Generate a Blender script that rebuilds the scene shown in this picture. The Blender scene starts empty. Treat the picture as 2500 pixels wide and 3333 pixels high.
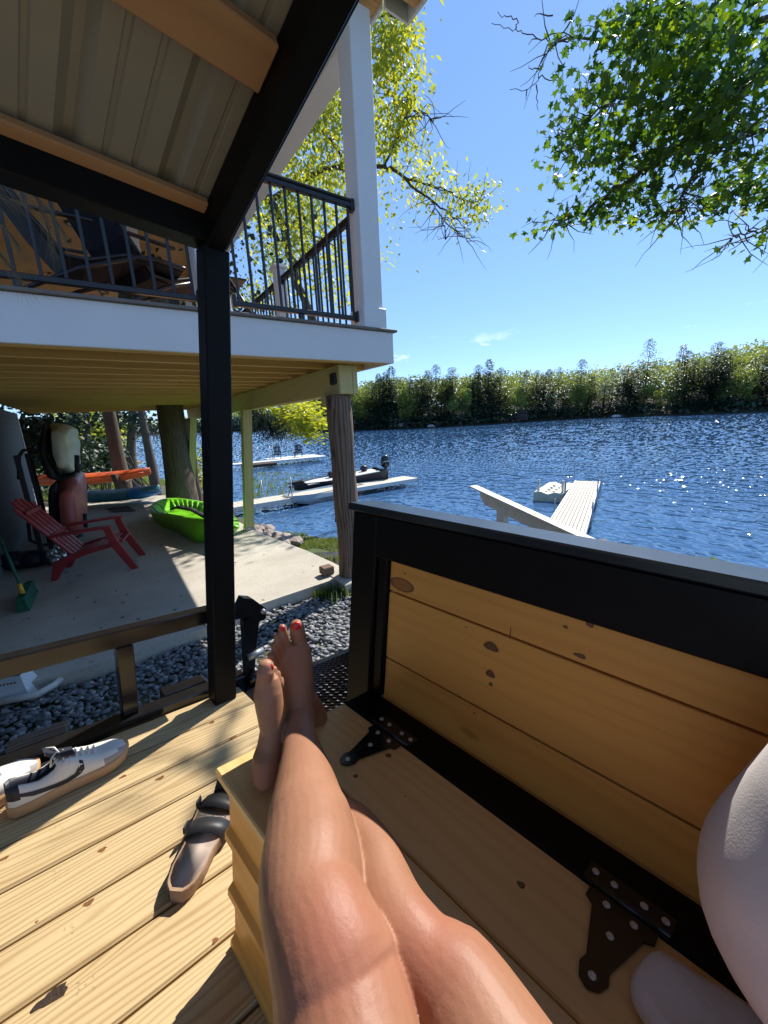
import bpy, math, random
import numpy as np
from mathutils import Vector, Matrix, Quaternion, noise as mnoise
R = math.radians
rnd = random.Random(7)
rng = np.random.default_rng(7)
SC = bpy.context.scene
COL = SC.collection

# ------------------------------------------------------------------ camera, world, sun, exposure
CAMZ = 1.6                                   # lens height above the patio slab (z = 0)
def nrm(v):
    v = np.array(v, float); return v/np.linalg.norm(v)
_up = -nrm([256, 5265, 1252]); _fw = nrm(np.array([0, 0, 1.]) - _up*_up[2]); _rt = np.cross(_fw, _up)
RC = np.array([_rt, _fw, _up])               # camera axes (x right, y down, z ahead) -> world
cam = bpy.data.objects.new('camera', bpy.data.cameras.new('camera'))
COL.objects.link(cam)
cam.data.sensor_fit = 'VERTICAL'; cam.data.sensor_height = 36; cam.data.lens = 36*1252/3333
cam.data.clip_start = .03; cam.data.clip_end = 6000
_m = Matrix([[RC[i][0], -RC[i][1], -RC[i][2], 0] for i in range(3)] + [[0, 0, 0, 1]])
_m.translation = Vector((0, 0, CAMZ)); cam.matrix_world = _m
SC.camera = cam

SUN_AZ = math.atan2(.557, .826)              # clockwise from +Y
SUN_EL = R(46)
w = bpy.data.worlds.new('World'); SC.world = w; w.use_nodes = True
nt = w.node_tree; nt.nodes.clear()
out = nt.nodes.new('ShaderNodeOutputWorld'); bg = nt.nodes.new('ShaderNodeBackground')
sky = nt.nodes.new('ShaderNodeTexSky'); sky.sky_type = 'NISHITA'; sky.sun_disc = False
sky.sun_elevation = SUN_EL; sky.sun_rotation = SUN_AZ
sky.air_density = .8; sky.dust_density = .05; sky.ozone_density = 4.0; sky.altitude = 100
bg.inputs[1].default_value = .135
# small fair-weather clouds in a band low over the horizon, all the way round
tc = nt.nodes.new('ShaderNodeTexCoord'); sep = nt.nodes.new('ShaderNodeSeparateXYZ')
mp = nt.nodes.new('ShaderNodeMapping'); mp.inputs['Scale'].default_value = (1, 1, 3.2)
nz = nt.nodes.new('ShaderNodeTexNoise'); nz.inputs['Scale'].default_value = 9; nz.inputs['Detail'].default_value = 7; nz.inputs['Roughness'].default_value = .55
r1 = nt.nodes.new('ShaderNodeMapRange'); r1.inputs[1].default_value = .615; r1.inputs[2].default_value = .69
band = nt.nodes.new('ShaderNodeMapRange'); band.inputs[1].default_value = .19; band.inputs[2].default_value = .09
mul = nt.nodes.new('ShaderNodeMath'); mul.operation = 'MULTIPLY'
mix = nt.nodes.new('ShaderNodeMixRGB'); mix.inputs[2].default_value = (7.5, 7.8, 8.2, 1)
L = nt.links.new
L(tc.outputs['Generated'], sep.inputs[0]); L(tc.outputs['Generated'], mp.inputs[0]); L(mp.outputs[0], nz.inputs['Vector'])
L(nz.outputs['Fac'], r1.inputs[0]); L(sep.outputs['Z'], band.inputs[0]); L(r1.outputs[0], mul.inputs[0]); L(band.outputs[0], mul.inputs[1])
L(mul.outputs[0], mix.inputs[0]); hsv = nt.nodes.new('ShaderNodeHueSaturation'); hsv.inputs['Saturation'].default_value = .92; gm = nt.nodes.new('ShaderNodeMixRGB'); gm.blend_type = 'MULTIPLY'; gm.inputs[0].default_value = 1; gm.inputs[2].default_value = (.90, 1.0, 1.10, 1)
L(sky.outputs[0], hsv.inputs['Color']); L(hsv.outputs[0], gm.inputs[1]); mx0 = nt.nodes.new('ShaderNodeMixRGB'); mx0.inputs[0].default_value = .5; mx0.inputs[2].default_value = (.88, 1.85, 3.7, 1); L(gm.outputs[0], mx0.inputs[1]); L(mx0.outputs[0], mix.inputs[1]); L(mix.outputs[0], bg.inputs[0]); L(bg.outputs[0], out.inputs[0])
sd = bpy.data.lights.new('sun', 'SUN'); sd.energy = 4.2; sd.angle = R(.53); sd.color = (1, .945, .86)
sun = bpy.data.objects.new('sun', sd); COL.objects.link(sun)
_sv = Vector((math.sin(SUN_AZ)*math.cos(SUN_EL), math.cos(SUN_AZ)*math.cos(SUN_EL), math.sin(SUN_EL)))
sun.rotation_euler = _sv.to_track_quat('Z', 'Y').to_euler()
SC.view_settings.view_transform = 'Standard'; SC.view_settings.look = 'None'
SC.view_settings.exposure = .8; SC.view_settings.gamma = 1; SC.view_settings.use_curve_mapping = False
SC.render.engine = 'CYCLES'
SC.cycles.max_bounces = 8; SC.cycles.diffuse_bounces = 4; SC.cycles.transmission_bounces = 4; SC.cycles.transparent_max_bounces = 8
SC.cycles.sample_clamp_indirect = 6

# ------------------------------------------------------------------ frames
def ray(x, y):                               # direction seen at a photo pixel (2500 x 3333)
    return RC @ np.array([x-1250., y-1666.5, 1252.])
def atd(x, y, d):                            # point at distance d along that direction
    return Vector(nrm(ray(x, y))*d) + Vector((0, 0, CAMZ))
def atz(x, y, z):
    r = ray(x, y); return Vector(r*((z-CAMZ)/r[2])) + Vector((0, 0, CAMZ))
t1 = nrm(ray(2697, 1486)); t2 = nrm(ray(-74, 1403)); tn = nrm(np.cross(t1, t2))
if tn[2] < 0: tn = -tn
HD = 1.03                                    # lens height above the trailer deck
TM = np.array([t1, t2, tn]).T; TMi = np.linalg.inv(TM)
def T(a, b, c):                              # trailer frame: a across, b along the bench, c up from the deck
    return Vector(TM @ np.array([a, b, c-HD])) + Vector((0, 0, CAMZ))
def onb(x, y, b):                            # trailer coordinates of a photo pixel on plane b
    r = TMi @ ray(x, y); return r*(b/r[1]) + np.array([0, 0, HD])
def ona(x, y, a):
    r = TMi @ ray(x, y); return r*(a/r[0]) + np.array([0, 0, HD])
def onc(x, y, c):
    r = TMi @ ray(x, y); return r*((c-HD)/r[2]) + np.array([0, 0, HD])
hA = nrm([.822, .57, 0]); hB = np.array([-hA[1], hA[0], 0]); HO = np.array([.150, 3.88, CAMZ+.52])
def Hh(u, v, z):                             # house frame: u right along the deck front, v away, z up from fascia bottom
    return Vector(HO + hA*u + hB*v + np.array([0, 0, z]))
def Wd(x, y, z): return Vector((x, y, z))

# ------------------------------------------------------------------ mesh helpers
class MB:
    def __init__(s): s.v = []; s.f = []; s.g = []; s.mi = []; s.sm = []
    def add(s, vs, fs, mi=0, g=None, smooth=False):
        o = len(s.v); s.v += [tuple(p) for p in vs]; s.f += [tuple(i+o for i in f) for f in fs]
        s.g += [tuple(q) for q in (g if g is not None else vs)]; s.mi += [mi]*len(fs); s.sm += [smooth]*len(fs)
    def box(s, lo, hi, fr=Wd, ch=.003, mi=0, grain=0):
        # chamfered box given by its corners in frame fr; grain = axis along which wood grain runs
        a = [min(lo[i], hi[i]) for i in range(3)]; b = [max(lo[i], hi[i]) for i in range(3)]
        ch = min(ch, *[(b[i]-a[i])*.3 for i in range(3)])
        P = []; idx = {}
        for sx in (0, 1):
            for sy in (0, 1):
                for sz in (0, 1):
                    for k in range(3):       # vertex of the corner lying on the face normal to axis k
                        p = []
                        for i, q in enumerate((sx, sy, sz)):
                            if i == k: p.append(b[i] if q else a[i])
                            else: p.append(b[i]-ch if q else a[i]+ch)
                        idx[(sx, sy, sz, k)] = len(P); P.append(p)
        F = []
        for k in range(3):
            o1, o2 = [i for i in range(3) if i != k]
            for q in (0, 1):
                ring = []
                for (u, v) in ((0, 0), (1, 0), (1, 1), (0, 1)):
                    c = [0, 0, 0]; c[k] = q; c[o1] = u; c[o2] = v; ring.append(idx[(*c, k)])
                F.append(ring)
        for k in range(3):                   # edges along axis k
            o1, o2 = [i for i in range(3) if i != k]
            for u in (0, 1):
                for v in (0, 1):
                    c0 = [0, 0, 0]; c1 = [0, 0, 0]; c1[k] = 1; c0[o1] = c1[o1] = u; c0[o2] = c1[o2] = v
                    F.append([idx[(*c0, o1)], idx[(*c1, o1)], idx[(*c1, o2)], idx[(*c0, o2)]])
        for sx in (0, 1):
            for sy in (0, 1):
                for sz in (0, 1): F.append([idx[(sx, sy, sz, k)] for k in range(3)])
        cen = Vector([(a[i]+b[i])/2 for i in range(3)]); out = []
        for f in F:
            n = Vector((0, 0, 0)); q = [Vector(P[i]) for i in f]
            n = (q[1]-q[0]).cross(q[2]-q[0]); m = sum(q, Vector((0, 0, 0)))/len(q)
            out.append(f if n.dot(m-cen) > 0 else f[::-1])
        if fr in (T,) : pass
        sd_ = rnd.uniform(0, 60); ax = [grain, (grain+1) % 3, (grain+2) % 3]
        g = [(p[ax[0]]+sd_, p[ax[1]]+sd_*.37, p[ax[2]]+sd_*.71) for p in P]
        s.add([fr(*p) for p in P], out, mi, g)
    def tube(s, pts, r, n=8, mi=0, cap=True, flat=1.0, smooth=True, up=None):
        pts = [Vector(p) for p in pts]; m = len(pts); rings = []
        nn = None; acc = 0
        g = []
        for i, p in enumerate(pts):
            d = (pts[min(i+1, m-1)]-pts[max(i-1, 0)]).normalized()
            if nn is None:
                u = Vector(up) if up is not None else (Vector((0, 0, 1)) if abs(d.z) < .9 else Vector((1, 0, 0)))
                nn = (u-d*u.dot(d)).normalized()
            else: nn = (nn-d*nn.dot(d)).normalized()
            bb = d.cross(nn); rr = r(i/(m-1)) if callable(r) else (r[i] if isinstance(r, (list, tuple)) else r)
            if i: acc += (p-pts[i-1]).length
            for k in range(n):
                t = 2*math.pi*k/n
                rings.append(p+nn*math.cos(t)*rr*flat+bb*math.sin(t)*rr); g.append((acc, math.cos(t)*rr, math.sin(t)*rr))
        F = [(i*n+k, i*n+(k+1) % n, (i+1)*n+(k+1) % n, (i+1)*n+k) for i in range(m-1) for k in range(n)]
        if cap: F += [tuple(range(n))[::-1], tuple((m-1)*n+k for k in range(n))]
        s.add(rings, F, mi, g, smooth)
    def loft(s, rings, mi=0, cap=True, smooth=True, closed=True):
        n = len(rings[0]); m = len(rings); V = [p for r in rings for p in r]
        kk = range(n) if closed else range(n-1)
        F = [(i*n+k, i*n+(k+1) % n, (i+1)*n+(k+1) % n, (i+1)*n+k) for i in range(m-1) for k in kk]
        if cap and closed: F += [tuple(range(n))[::-1], tuple((m-1)*n+k for k in range(n))]
        s.add(V, F, mi, None, smooth)
    def ell(s, c, rx, ry, rz, n=10, mi=0, axes=None):
        ax = axes or (Vector((1, 0, 0)), Vector((0, 1, 0)), Vector((0, 0, 1))); c = Vector(c); V = []
        for i in range(n+1):
            th = math.pi*i/n
            for k in range(n*2):
                ph = math.pi*k/n
                V.append(c+ax[0]*rx*math.sin(th)*math.cos(ph)+ax[1]*ry*math.sin(th)*math.sin(ph)+ax[2]*rz*math.cos(th))
        q = 2*n
        F = [(i*q+k, (i+1)*q+k, (i+1)*q+(k+1) % q, i*q+(k+1) % q) for i in range(n) for k in range(q)]
        s.add(V, F, mi, None, True)
    def prism(s, poly, depth, fr, mi=0):     # poly: list of frame points, depth: frame offset vector
        n = len(poly); A = [fr(*p) for p in poly]; B = [fr(*(p[i]+depth[i] for i in range(3))) for p in poly]
        F = [tuple(range(n)), tuple(range(n, 2*n))[::-1]] + [(k, k+n, (k+1) % n+n, (k+1) % n) for k in range(n)]
        s.add(A+B, F, mi, [tuple(p) for p in poly]+[tuple(p[i]+depth[i] for i in range(3)) for p in poly])
    def build(s, name, mat, parent=None, loc=None):
        me = bpy.data.meshes.new(name)
        V = np.array(s.v, float)
        if loc is None and parent is None: loc = Vector(((V[:, 0].min()+V[:, 0].max())/2, (V[:, 1].min()+V[:, 1].max())/2, V[:, 2].min()))
        org = np.array(loc if loc is not None else V.mean(0))
        me.from_pydata((V-org).tolist(), [], s.f)
        at = me.attributes.new('gc', 'FLOAT_VECTOR', 'POINT'); at.data.foreach_set('vector', np.array(s.g, np.float32).ravel())
        for m in (mat if isinstance(mat, (list, tuple)) else [mat]): me.materials.append(m)
        me.polygons.foreach_set('material_index', s.mi); me.polygons.foreach_set('use_smooth', s.sm)
        me.validate(); me.update()
        import bmesh
        bm = bmesh.new(); bm.from_mesh(me); bmesh.ops.recalc_face_normals(bm, faces=bm.faces); bm.to_mesh(me); bm.free()
        return link(name, me, Matrix.Translation(Vector(org)), parent)
WM = {}
def link(name, me, M, parent=None):
    o = bpy.data.objects.new(name, me); COL.objects.link(o); WM[o.name] = M.copy()
    if parent is not None:
        o.parent = parent; o.matrix_parent_inverse = WM[parent.name].inverted()
    o.matrix_basis = M
    return o
def thing(name, label, cat, loc, group=None):
    o = link(name, None, Matrix.Translation(Vector(loc))); o.empty_display_size = .1
    return tag(o, label, cat, group)
def tag(o, label, cat, group=None):
    o['label'] = label; o['category'] = cat
    if group: o['group'] = group
    return o
def struct(o, kind='structure'): o['kind'] = kind; return o
def clone(o, delta, label=None, rotz=0, cat=True):   # copy of a thing with its parts and sub-parts
    M = Matrix.Translation(delta) @ WM[o.name]
    if rotz: M = M @ Matrix.Rotation(rotz, 4, 'Z')
    c = o.copy(); COL.objects.link(c); WM[c.name] = M; c.matrix_basis = M
    if label: c['label'] = label
    for ch in list(o.children):
        d = ch.copy(); COL.objects.link(d); d.parent = c
        for g in list(ch.children):
            e = g.copy(); COL.objects.link(e); e.parent = d
    return c
def raw_mesh(name, V, Fq, mat, attr=None, smooth=False):   # numpy faces array (all same size)
    me = bpy.data.meshes.new(name); nv, nf, k = len(V), len(Fq), Fq.shape[1]
    me.vertices.add(nv); me.vertices.foreach_set('co', np.asarray(V, np.float32).ravel())
    me.loops.add(nf*k); me.loops.foreach_set('vertex_index', np.asarray(Fq, np.int32).ravel())
    me.polygons.add(nf); me.polygons.foreach_set('loop_start', np.arange(0, nf*k, k, dtype=np.int32))
    if smooth: me.polygons.foreach_set('use_smooth', np.ones(nf, bool))
    if attr is not None:
        at = me.attributes.new('tint', 'FLOAT', 'POINT'); at.data.foreach_set('value', np.asarray(attr, np.float32))
    me.materials.append(mat); me.update(calc_edges=True)
    return me
def scatter(V, F, P, Rm, S, tint=None):      # copies of a small mesh: positions, rotation matrices, scales
    n = len(P); k = len(V)
    VV = np.einsum('nij,kj->nki', Rm, V)*np.asarray(S).reshape(n, 1, -1) + P[:, None, :]
    FF = (F[None] + (np.arange(n)*k)[:, None, None]).reshape(-1, F.shape[1])
    return VV.reshape(-1, 3), FF, (np.repeat(tint, k) if tint is not None else None)
def rand_rot(n, tilt=None):
    q = rng.normal(size=(n, 4)); q /= np.linalg.norm(q, axis=1)[:, None]
    a, b, c, d = q.T
    return np.array([[a*a+b*b-c*c-d*d, 2*b*c-2*a*d, 2*b*d+2*a*c], [2*b*c+2*a*d, a*a-b*b+c*c-d*d, 2*c*d-2*a*b], [2*b*d-2*a*c, 2*c*d+2*a*b, a*a-b*b-c*c+d*d]]).transpose(2, 0, 1)
def yaw_pitch(yaw, pitch, roll=None):
    n = len(yaw); cy, sy, cp, sp = np.cos(yaw), np.sin(yaw), np.cos(pitch), np.sin(pitch)
    Z = np.zeros(n); O = np.ones(n)
    A = np.array([[cy, -sy, Z], [sy, cy, Z], [Z, Z, O]]).transpose(2, 0, 1)
    B = np.array([[cp, Z, sp], [Z, O, Z], [-sp, Z, cp]]).transpose(2, 0, 1)
    M = A @ B
    if roll is not None:
        cr, sr = np.cos(roll), np.sin(roll)
        M = M @ np.array([[O, Z, Z], [Z, cr, -sr], [Z, sr, cr]]).transpose(2, 0, 1)
    return M

# ------------------------------------------------------------------ materials
def new_mat(name):
    m = bpy.data.materials.new(name); m.use_nodes = True; t = m.node_tree; b = t.nodes['Principled BSDF']
    return m, t, b
def node(t, kind, **kw):
    n = t.nodes.new('ShaderNode'+kind)
    for k, v in kw.items():
        if k.startswith('i_'):
            key = k[2:]; key = int(key) if key.isdigit() else key.replace('_', ' ')
            n.inputs[key].default_value = v
        else: setattr(n, k, v)
    return n
def ramp(t, fac, stops):
    n = t.nodes.new('ShaderNodeValToRGB'); e = n.color_ramp.elements
    while len(e) < len(stops): e.new(.5)
    for i, (p, c) in enumerate(stops):
        e[i].position = p; e[i].color = (*c, 1) if len(c) == 3 else c
    t.links.new(fac, n.inputs[0]); return n
def bump(t, b, h, strength=.3, dist=.01):
    n = node(t, 'Bump'); n.inputs['Strength'].default_value = strength; n.inputs['Distance'].default_value = dist
    t.links.new(h, n.inputs['Height']); t.links.new(n.outputs[0], b.inputs['Normal']); return n
def flat(name, col, rough=.6, metal=0, var=.12, scale=8, bmp=.0, spec=.5, bscale=60):
    m, t, b = new_mat(name); b.inputs['Roughness'].default_value = rough; b.inputs['Metallic'].default_value = metal
    b.inputs['Specular IOR Level'].default_value = spec
    tcn = node(t, 'TexCoord'); nz = node(t, 'TexNoise', i_Scale=scale, i_Detail=6, i_Roughness=.6)
    t.links.new(tcn.outputs['Object'], nz.inputs['Vector'])
    c1 = tuple(max(0, x*(1-var)) for x in col); c2 = tuple(min(1, x*(1+var)) for x in col)
    rp = ramp(t, nz.outputs['Fac'], [(.3, c1), (.7, c2)]); t.links.new(rp.outputs[0], b.inputs['Base Color'])
    if bmp:
        n2 = node(t, 'TexNoise', i_Scale=bscale, i_Detail=4); t.links.new(tcn.outputs['Object'], n2.inputs['Vector'])
        bump(t, b, n2.outputs['Fac'], bmp, .004)
    return m
def wood(name, light, dark, knot=(.12, .05, .02), rough=.6, bands=26, grain=.5, knots=1.0, contrast=.5, bmp=.25, kscale=3.2, spec=.35):
    # flat-sawn boards: 'gc' holds board coordinates (x along the grain)
    m, t, b = new_mat(name); lk = t.links.new
    at = node(t, 'Attribute', attribute_name='gc'); b.inputs['Roughness'].default_value = rough; b.inputs['Specular IOR Level'].default_value = spec
    # knot field: cells, some of which carry a knot that bends the grain
    mpk = node(t, 'Mapping'); mpk.inputs['Scale'].default_value = (1.0, 2.6, 2.6); lk(at.outputs['Vector'], mpk.inputs[0])
    vor = node(t, 'TexVoronoi', i_Scale=kscale, i_Randomness=1.0); lk(mpk.outputs[0], vor.inputs['Vector'])
    sepc = node(t, 'SeparateColor'); lk(vor.outputs['Color'], sepc.inputs[0])
    has = node(t, 'Math', operation='GREATER_THAN', i_1=1-.5*knots); lk(sepc.outputs[0], has.inputs[0])
    kd = node(t, 'MapRange', i_1=.0, i_2=.30, i_3=1.0, i_4=0.0); lk(vor.outputs['Distance'], kd.inputs[0])
    bend = node(t, 'Math', operation='POWER', i_1=2.0); lk(kd.outputs[0], bend.inputs[0])
    bendm = node(t, 'Math', operation='MULTIPLY'); lk(bend.outputs[0], bendm.inputs[0]); lk(has.outputs[0], bendm.inputs[1])
    # long wavy grain
    mpg = node(t, 'Mapping'); mpg.inputs['Scale'].default_value = (.55, 5, 5); lk(at.outputs['Vector'], mpg.inputs[0])
    nw = node(t, 'TexNoise', i_Scale=1.6, i_Detail=3, i_Roughness=.5); lk(mpg.outputs[0], nw.inputs['Vector'])
    sx = node(t, 'SeparateXYZ'); lk(at.outputs['Vector'], sx.inputs[0])
    su = node(t, 'Math', operation='ADD'); lk(sx.outputs['Y'], su.inputs[0]); lk(sx.outputs['Z'], su.inputs[1])
    m1 = node(t, 'Math', operation='MULTIPLY_ADD', i_1=.13); lk(nw.outputs['Fac'], m1.inputs[0]); lk(su.outputs[0], m1.inputs[2])
    m2 = node(t, 'Math', operation='MULTIPLY_ADD', i_1=.03); lk(bendm.outputs[0], m2.inputs[0]); lk(m1.outputs[0], m2.inputs[2])
    fr = node(t, 'Math', operation='MULTIPLY', i_1=float(bands)*6.283); lk(m2.outputs[0], fr.inputs[0])
    sn = node(t, 'Math', operation='SINE'); lk(fr.outputs[0], sn.inputs[0])
    nrmz = node(t, 'MapRange', i_1=-1.0, i_2=1.0); lk(sn.outputs[0], nrmz.inputs[0])
    pw = node(t, 'Math', operation='POWER', i_1=2.2); lk(nrmz.outputs[0], pw.inputs[0])
    mpf = node(t, 'Mapping'); mpf.inputs['Scale'].default_value = (6, 160, 160); lk(at.outputs['Vector'], mpf.inputs[0])
    nf = node(t, 'TexNoise', i_Scale=1, i_Detail=4, i_Roughness=.65); lk(mpf.outputs[0], nf.inputs['Vector'])
    nb = node(t, 'TexNoise', i_Scale=2.2, i_Detail=3); mpb = node(t, 'Mapping'); mpb.inputs['Scale'].default_value = (.8, 3, 3)
    lk(at.outputs['Vector'], mpb.inputs[0]); lk(mpb.outputs[0], nb.inputs['Vector'])
    f1 = node(t, 'Math', operation='MULTIPLY', i_1=contrast); lk(pw.outputs[0], f1.inputs[0])
    f2 = node(t, 'Math', operation='MULTIPLY_ADD', i_1=grain, i_2=-.5*grain); lk(nf.outputs['Fac'], f2.inputs[0])
    f3 = node(t, 'Math', operation='ADD'); lk(f1.outputs[0], f3.inputs[0]); lk(f2.outputs[0], f3.inputs[1])
    f4 = node(t, 'Math', operation='MULTIPLY_ADD', i_1=.7, i_2=-.3); lk(nb.outputs['Fac'], f4.inputs[0])
    f5 = node(t, 'Math', operation='ADD', use_clamp=True); lk(f3.outputs[0], f5.inputs[0]); lk(f4.outputs[0], f5.inputs[1])
    cr = ramp(t, f5.outputs[0], [(0, light), (1, dark)])
    kc = node(t, 'MapRange', i_1=.035, i_2=.10, i_3=1.0, i_4=0.0); lk(vor.outputs['Distance'], kc.inputs[0])
    kn = node(t, 'Math', operation='MULTIPLY'); lk(kc.outputs[0], kn.inputs[0]); lk(has.outputs[0], kn.inputs[1])
    kr = node(t, 'MapRange', i_1=.04, i_2=.085); lk(vor.outputs['Distance'], kr.inputs[0])
    kcol = ramp(t, kr.outputs[0], [(0, tuple(k*2.6 for k in knot)), (.55, tuple(k*1.8 for k in knot)), (1, knot)])
    mx = node(t, 'MixRGB'); lk(kn.outputs[0], mx.inputs[0]); lk(cr.outputs[0], mx.inputs[1]); lk(kcol.outputs[0], mx.inputs[2])
    lk(mx.outputs[0], b.inputs['Base Color'])
    if bmp:
        hh = node(t, 'Math', operation='ADD'); lk(nf.outputs['Fac'], hh.inputs[0]); lk(pw.outputs[0], hh.inputs[1])
        bump(t, b, hh.outputs[0], bmp, .0015)
    return m
def leafmat(name, c1, c2, c3, trans=.45, rough=.45):
    m = bpy.data.materials.new(name); m.use_nodes = True; t = m.node_tree; t.nodes.clear(); lk = t.links.new
    o = node(t, 'OutputMaterial'); at = node(t, 'Attribute', attribute_name='tint')
    rp = ramp(t, at.outputs['Fac'], [(0, c1), (.5, c2), (1, c3)])
    d = node(t, 'BsdfPrincipled'); d.inputs['Roughness'].default_value = rough; lk(rp.outputs[0], d.inputs['Base Color'])
    tr = node(t, 'BsdfTranslucent'); hs = node(t, 'HueSaturation', i_Saturation=1.15, i_Value=1.9); hs.inputs['Hue'].default_value = .485
    lk(rp.outputs[0], hs.inputs['Color']); lk(hs.outputs[0], tr.inputs[0])
    mxs = node(t, 'MixShader', i_0=trans); lk(d.outputs[0], mxs.inputs[1]); lk(tr.outputs[0], mxs.inputs[2]); lk(mxs.outputs[0], o.inputs[0])
    return m
M = {}
M['deck'] = wood('treated_decking', (.54, .405, .215), (.30, .18, .07), knot=(.10, .045, .02), bands=80, contrast=.55, grain=.55, knots=.4, rough=.62, kscale=2.6)
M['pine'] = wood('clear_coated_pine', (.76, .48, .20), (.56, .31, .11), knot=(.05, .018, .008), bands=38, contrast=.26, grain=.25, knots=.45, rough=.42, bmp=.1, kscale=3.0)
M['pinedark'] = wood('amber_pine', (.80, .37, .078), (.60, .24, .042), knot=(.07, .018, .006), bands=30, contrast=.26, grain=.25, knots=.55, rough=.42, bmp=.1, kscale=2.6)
M['joist'] = wood('treated_joist', (.70, .49, .18), (.50, .31, .09), knot=(.08, .04, .02), bands=12, contrast=.4, knots=.4, rough=.75)
M['beam'] = wood('treated_beam', (.60, .52, .24), (.42, .34, .13), knot=(.14, .06, .02), bands=40, contrast=.4, knots=.5, rough=.75)
M['greenpost'] = wood('green_treated_post', (.52, .50, .22), (.40, .37, .14), knot=(.20, .12, .05), bands=12, contrast=.35, knots=.8, rough=.75, kscale=4)
M['purlin'] = wood('purlin_wood', (.42, .235, .12), (.30, .15, .07), bands=12, contrast=.3, knots=.3, rough=.7)
M['ceil'] = wood('porch_ceiling_wood', (.62, .36, .14), (.42, .20, .06), knot=(.12, .05, .02), bands=8, contrast=.35, knots=.8, rough=.55, kscale=5)
M['log'] = wood('weathered_log', (.24, .165, .115), (.07, .042, .03), bands=30, contrast=.8, grain=1.1, knots=.5, rough=.9, bmp=1.0)
M['black'] = flat('black_painted_wood', (.0025, .0025, .003), rough=.5, var=.3, scale=20, bmp=.10, bscale=90, spec=.18)
M['blackcap'] = flat('black_gloss_cap', (.010, .012, .016), rough=.26, var=.3, scale=20, bmp=.05, spec=.6)
M['steel'] = flat('black_gloss_steel', (.010, .010, .011), rough=.18, var=.3, scale=14, bmp=.03, spec=.6)
M['rail'] = flat('black_aluminium_rail', (.014, .014, .017), rough=.35, var=.2)
M['white'] = flat('white_trim', (.72, .73, .74), rough=.45, var=.03, scale=3, bmp=.04)
M['whitewarm'] = flat('weathered_white_paint', (.60, .58, .52), rough=.6, var=.12, scale=14, bmp=.1)
M['grey'] = flat('grey_deck_edge', (.17, .15, .13), rough=.7, var=.15)
M['siding'] = flat('blue_grey_wall', (.14, .19, .21), rough=.7, var=.1)
M['metalroof'] = flat('ribbed_metal_panel', (.25, .235, .20), rough=.42, var=.06, scale=3)
M['dark'] = flat('dark_rubber', (.016, .016, .018), rough=.7, var=.3, bmp=.3)
M['navy'] = flat('navy_sling_fabric', (.010, .013, .030), rough=.85, var=.2, bmp=.2, bscale=300)
M['red'] = flat('red_plastic', (.30, .028, .030), rough=.42, var=.15, scale=5)
M['green'] = flat('lime_plastic', (.20, .62, .02), rough=.35, var=.08, scale=4)
M['orange'] = flat('orange_plastic', (.62, .11, .03), rough=.4, var=.12, scale=4)
M['pinkred'] = flat('faded_red_plastic', (.42, .10, .08), rough=.4, var=.2, scale=3)
M['cream'] = flat('cream_plastic', (.62, .60, .46), rough=.4, var=.12, scale=5)
M['blue'] = flat('blue_plastic', (.03, .22, .55), rough=.35, var=.35, scale=2)
M['teal'] = flat('teal_plastic', (.10, .30, .36), rough=.4, var=.25, scale=3)
M['alu'] = flat('aluminium', (.55, .56, .56), rough=.35, metal=.6, var=.1)
M['galv'] = flat('galvanised_pipe', (.35, .37, .38), rough=.4, metal=.7, var=.15)
M['dockdeck'] = flat('tan_dock_panel', (.56, .50, .40), rough=.8, var=.1, scale=3)
M['dockwhite'] = flat('dock_frame', (.66, .66, .62), rough=.6, var=.1)
M['brown'] = flat('dark_stained_post', (.06, .035, .025), rough=.8, var=.3)
M['yellow'] = flat('yellow_plastic', (.65, .40, .03), rough=.4)
M['broomgreen'] = flat('green_bristle', (.01, .10, .055), rough=.7, var=.3, bmp=.5, bscale=200)
M['leather'] = flat('white_leather', (.72, .70, .64), rough=.45, var=.05, scale=20, bmp=.08, bscale=200)
M['suede'] = flat('grey_suede', (.36, .33, .31), rough=.9, var=.15, bmp=.2, bscale=250)
M['gum'] = flat('gum_sole', (.50, .30, .15), rough=.6, var=.1, bmp=.1)
M['navyp'] = flat('navy_patch', (.012, .014, .026), rough=.5)
M['cork'] = flat('cork_footbed', (.30, .19, .12), rough=.85, var=.2, scale=40, bmp=.3, bscale=200)
M['insole'] = flat('suede_insole', (.50, .40, .33), rough=.8, var=.12, scale=20)
M['sandal'] = flat('black_foam', (.022, .022, .024), rough=.5, var=.2)
M['fleece'] = flat('white_fleece', (.66, .61, .59), rough=.95, var=.04, scale=12, bmp=.10, bscale=500)
M['nail'] = flat('red_nail_polish', (.55, .02, .035), rough=.15, var=.05)
M['screw'] = flat('screw_head', (.62, .60, .56), rough=.35, metal=.5, var=.2, scale=200)
M['ink'] = flat('grade_stamp_ink', (.27, .19, .10), rough=.8)
M['inkdark'] = flat('footbed_print', (.09, .07, .06), rough=.8)
M['clothdark'] = flat('dark_tarp', (.015, .020, .035), rough=.5, var=.4, bmp=.4, bscale=30)
M['foil'] = flat('silver_foil', (.5, .5, .5), rough=.25, metal=.9, var=.3, scale=30, bmp=1, bscale=60)
M['bark'] = flat('tree_bark', (.10, .082, .065), rough=.95, var=.5, scale=30, bmp=1.0, bscale=60)
M['barkbig'] = wood('furrowed_bark', (.17, .135, .105), (.035, .026, .02), bands=34, contrast=.9, grain=1.2, knots=.2, rough=.95, bmp=1.2)
M['twig'] = flat('thin_twig', (.055, .045, .035), rough=.9)
M['needle'] = flat('dry_pine_needle', (.16, .13, .075), rough=.8, var=.3, scale=30)
M['roof_tree'] = None
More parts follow.
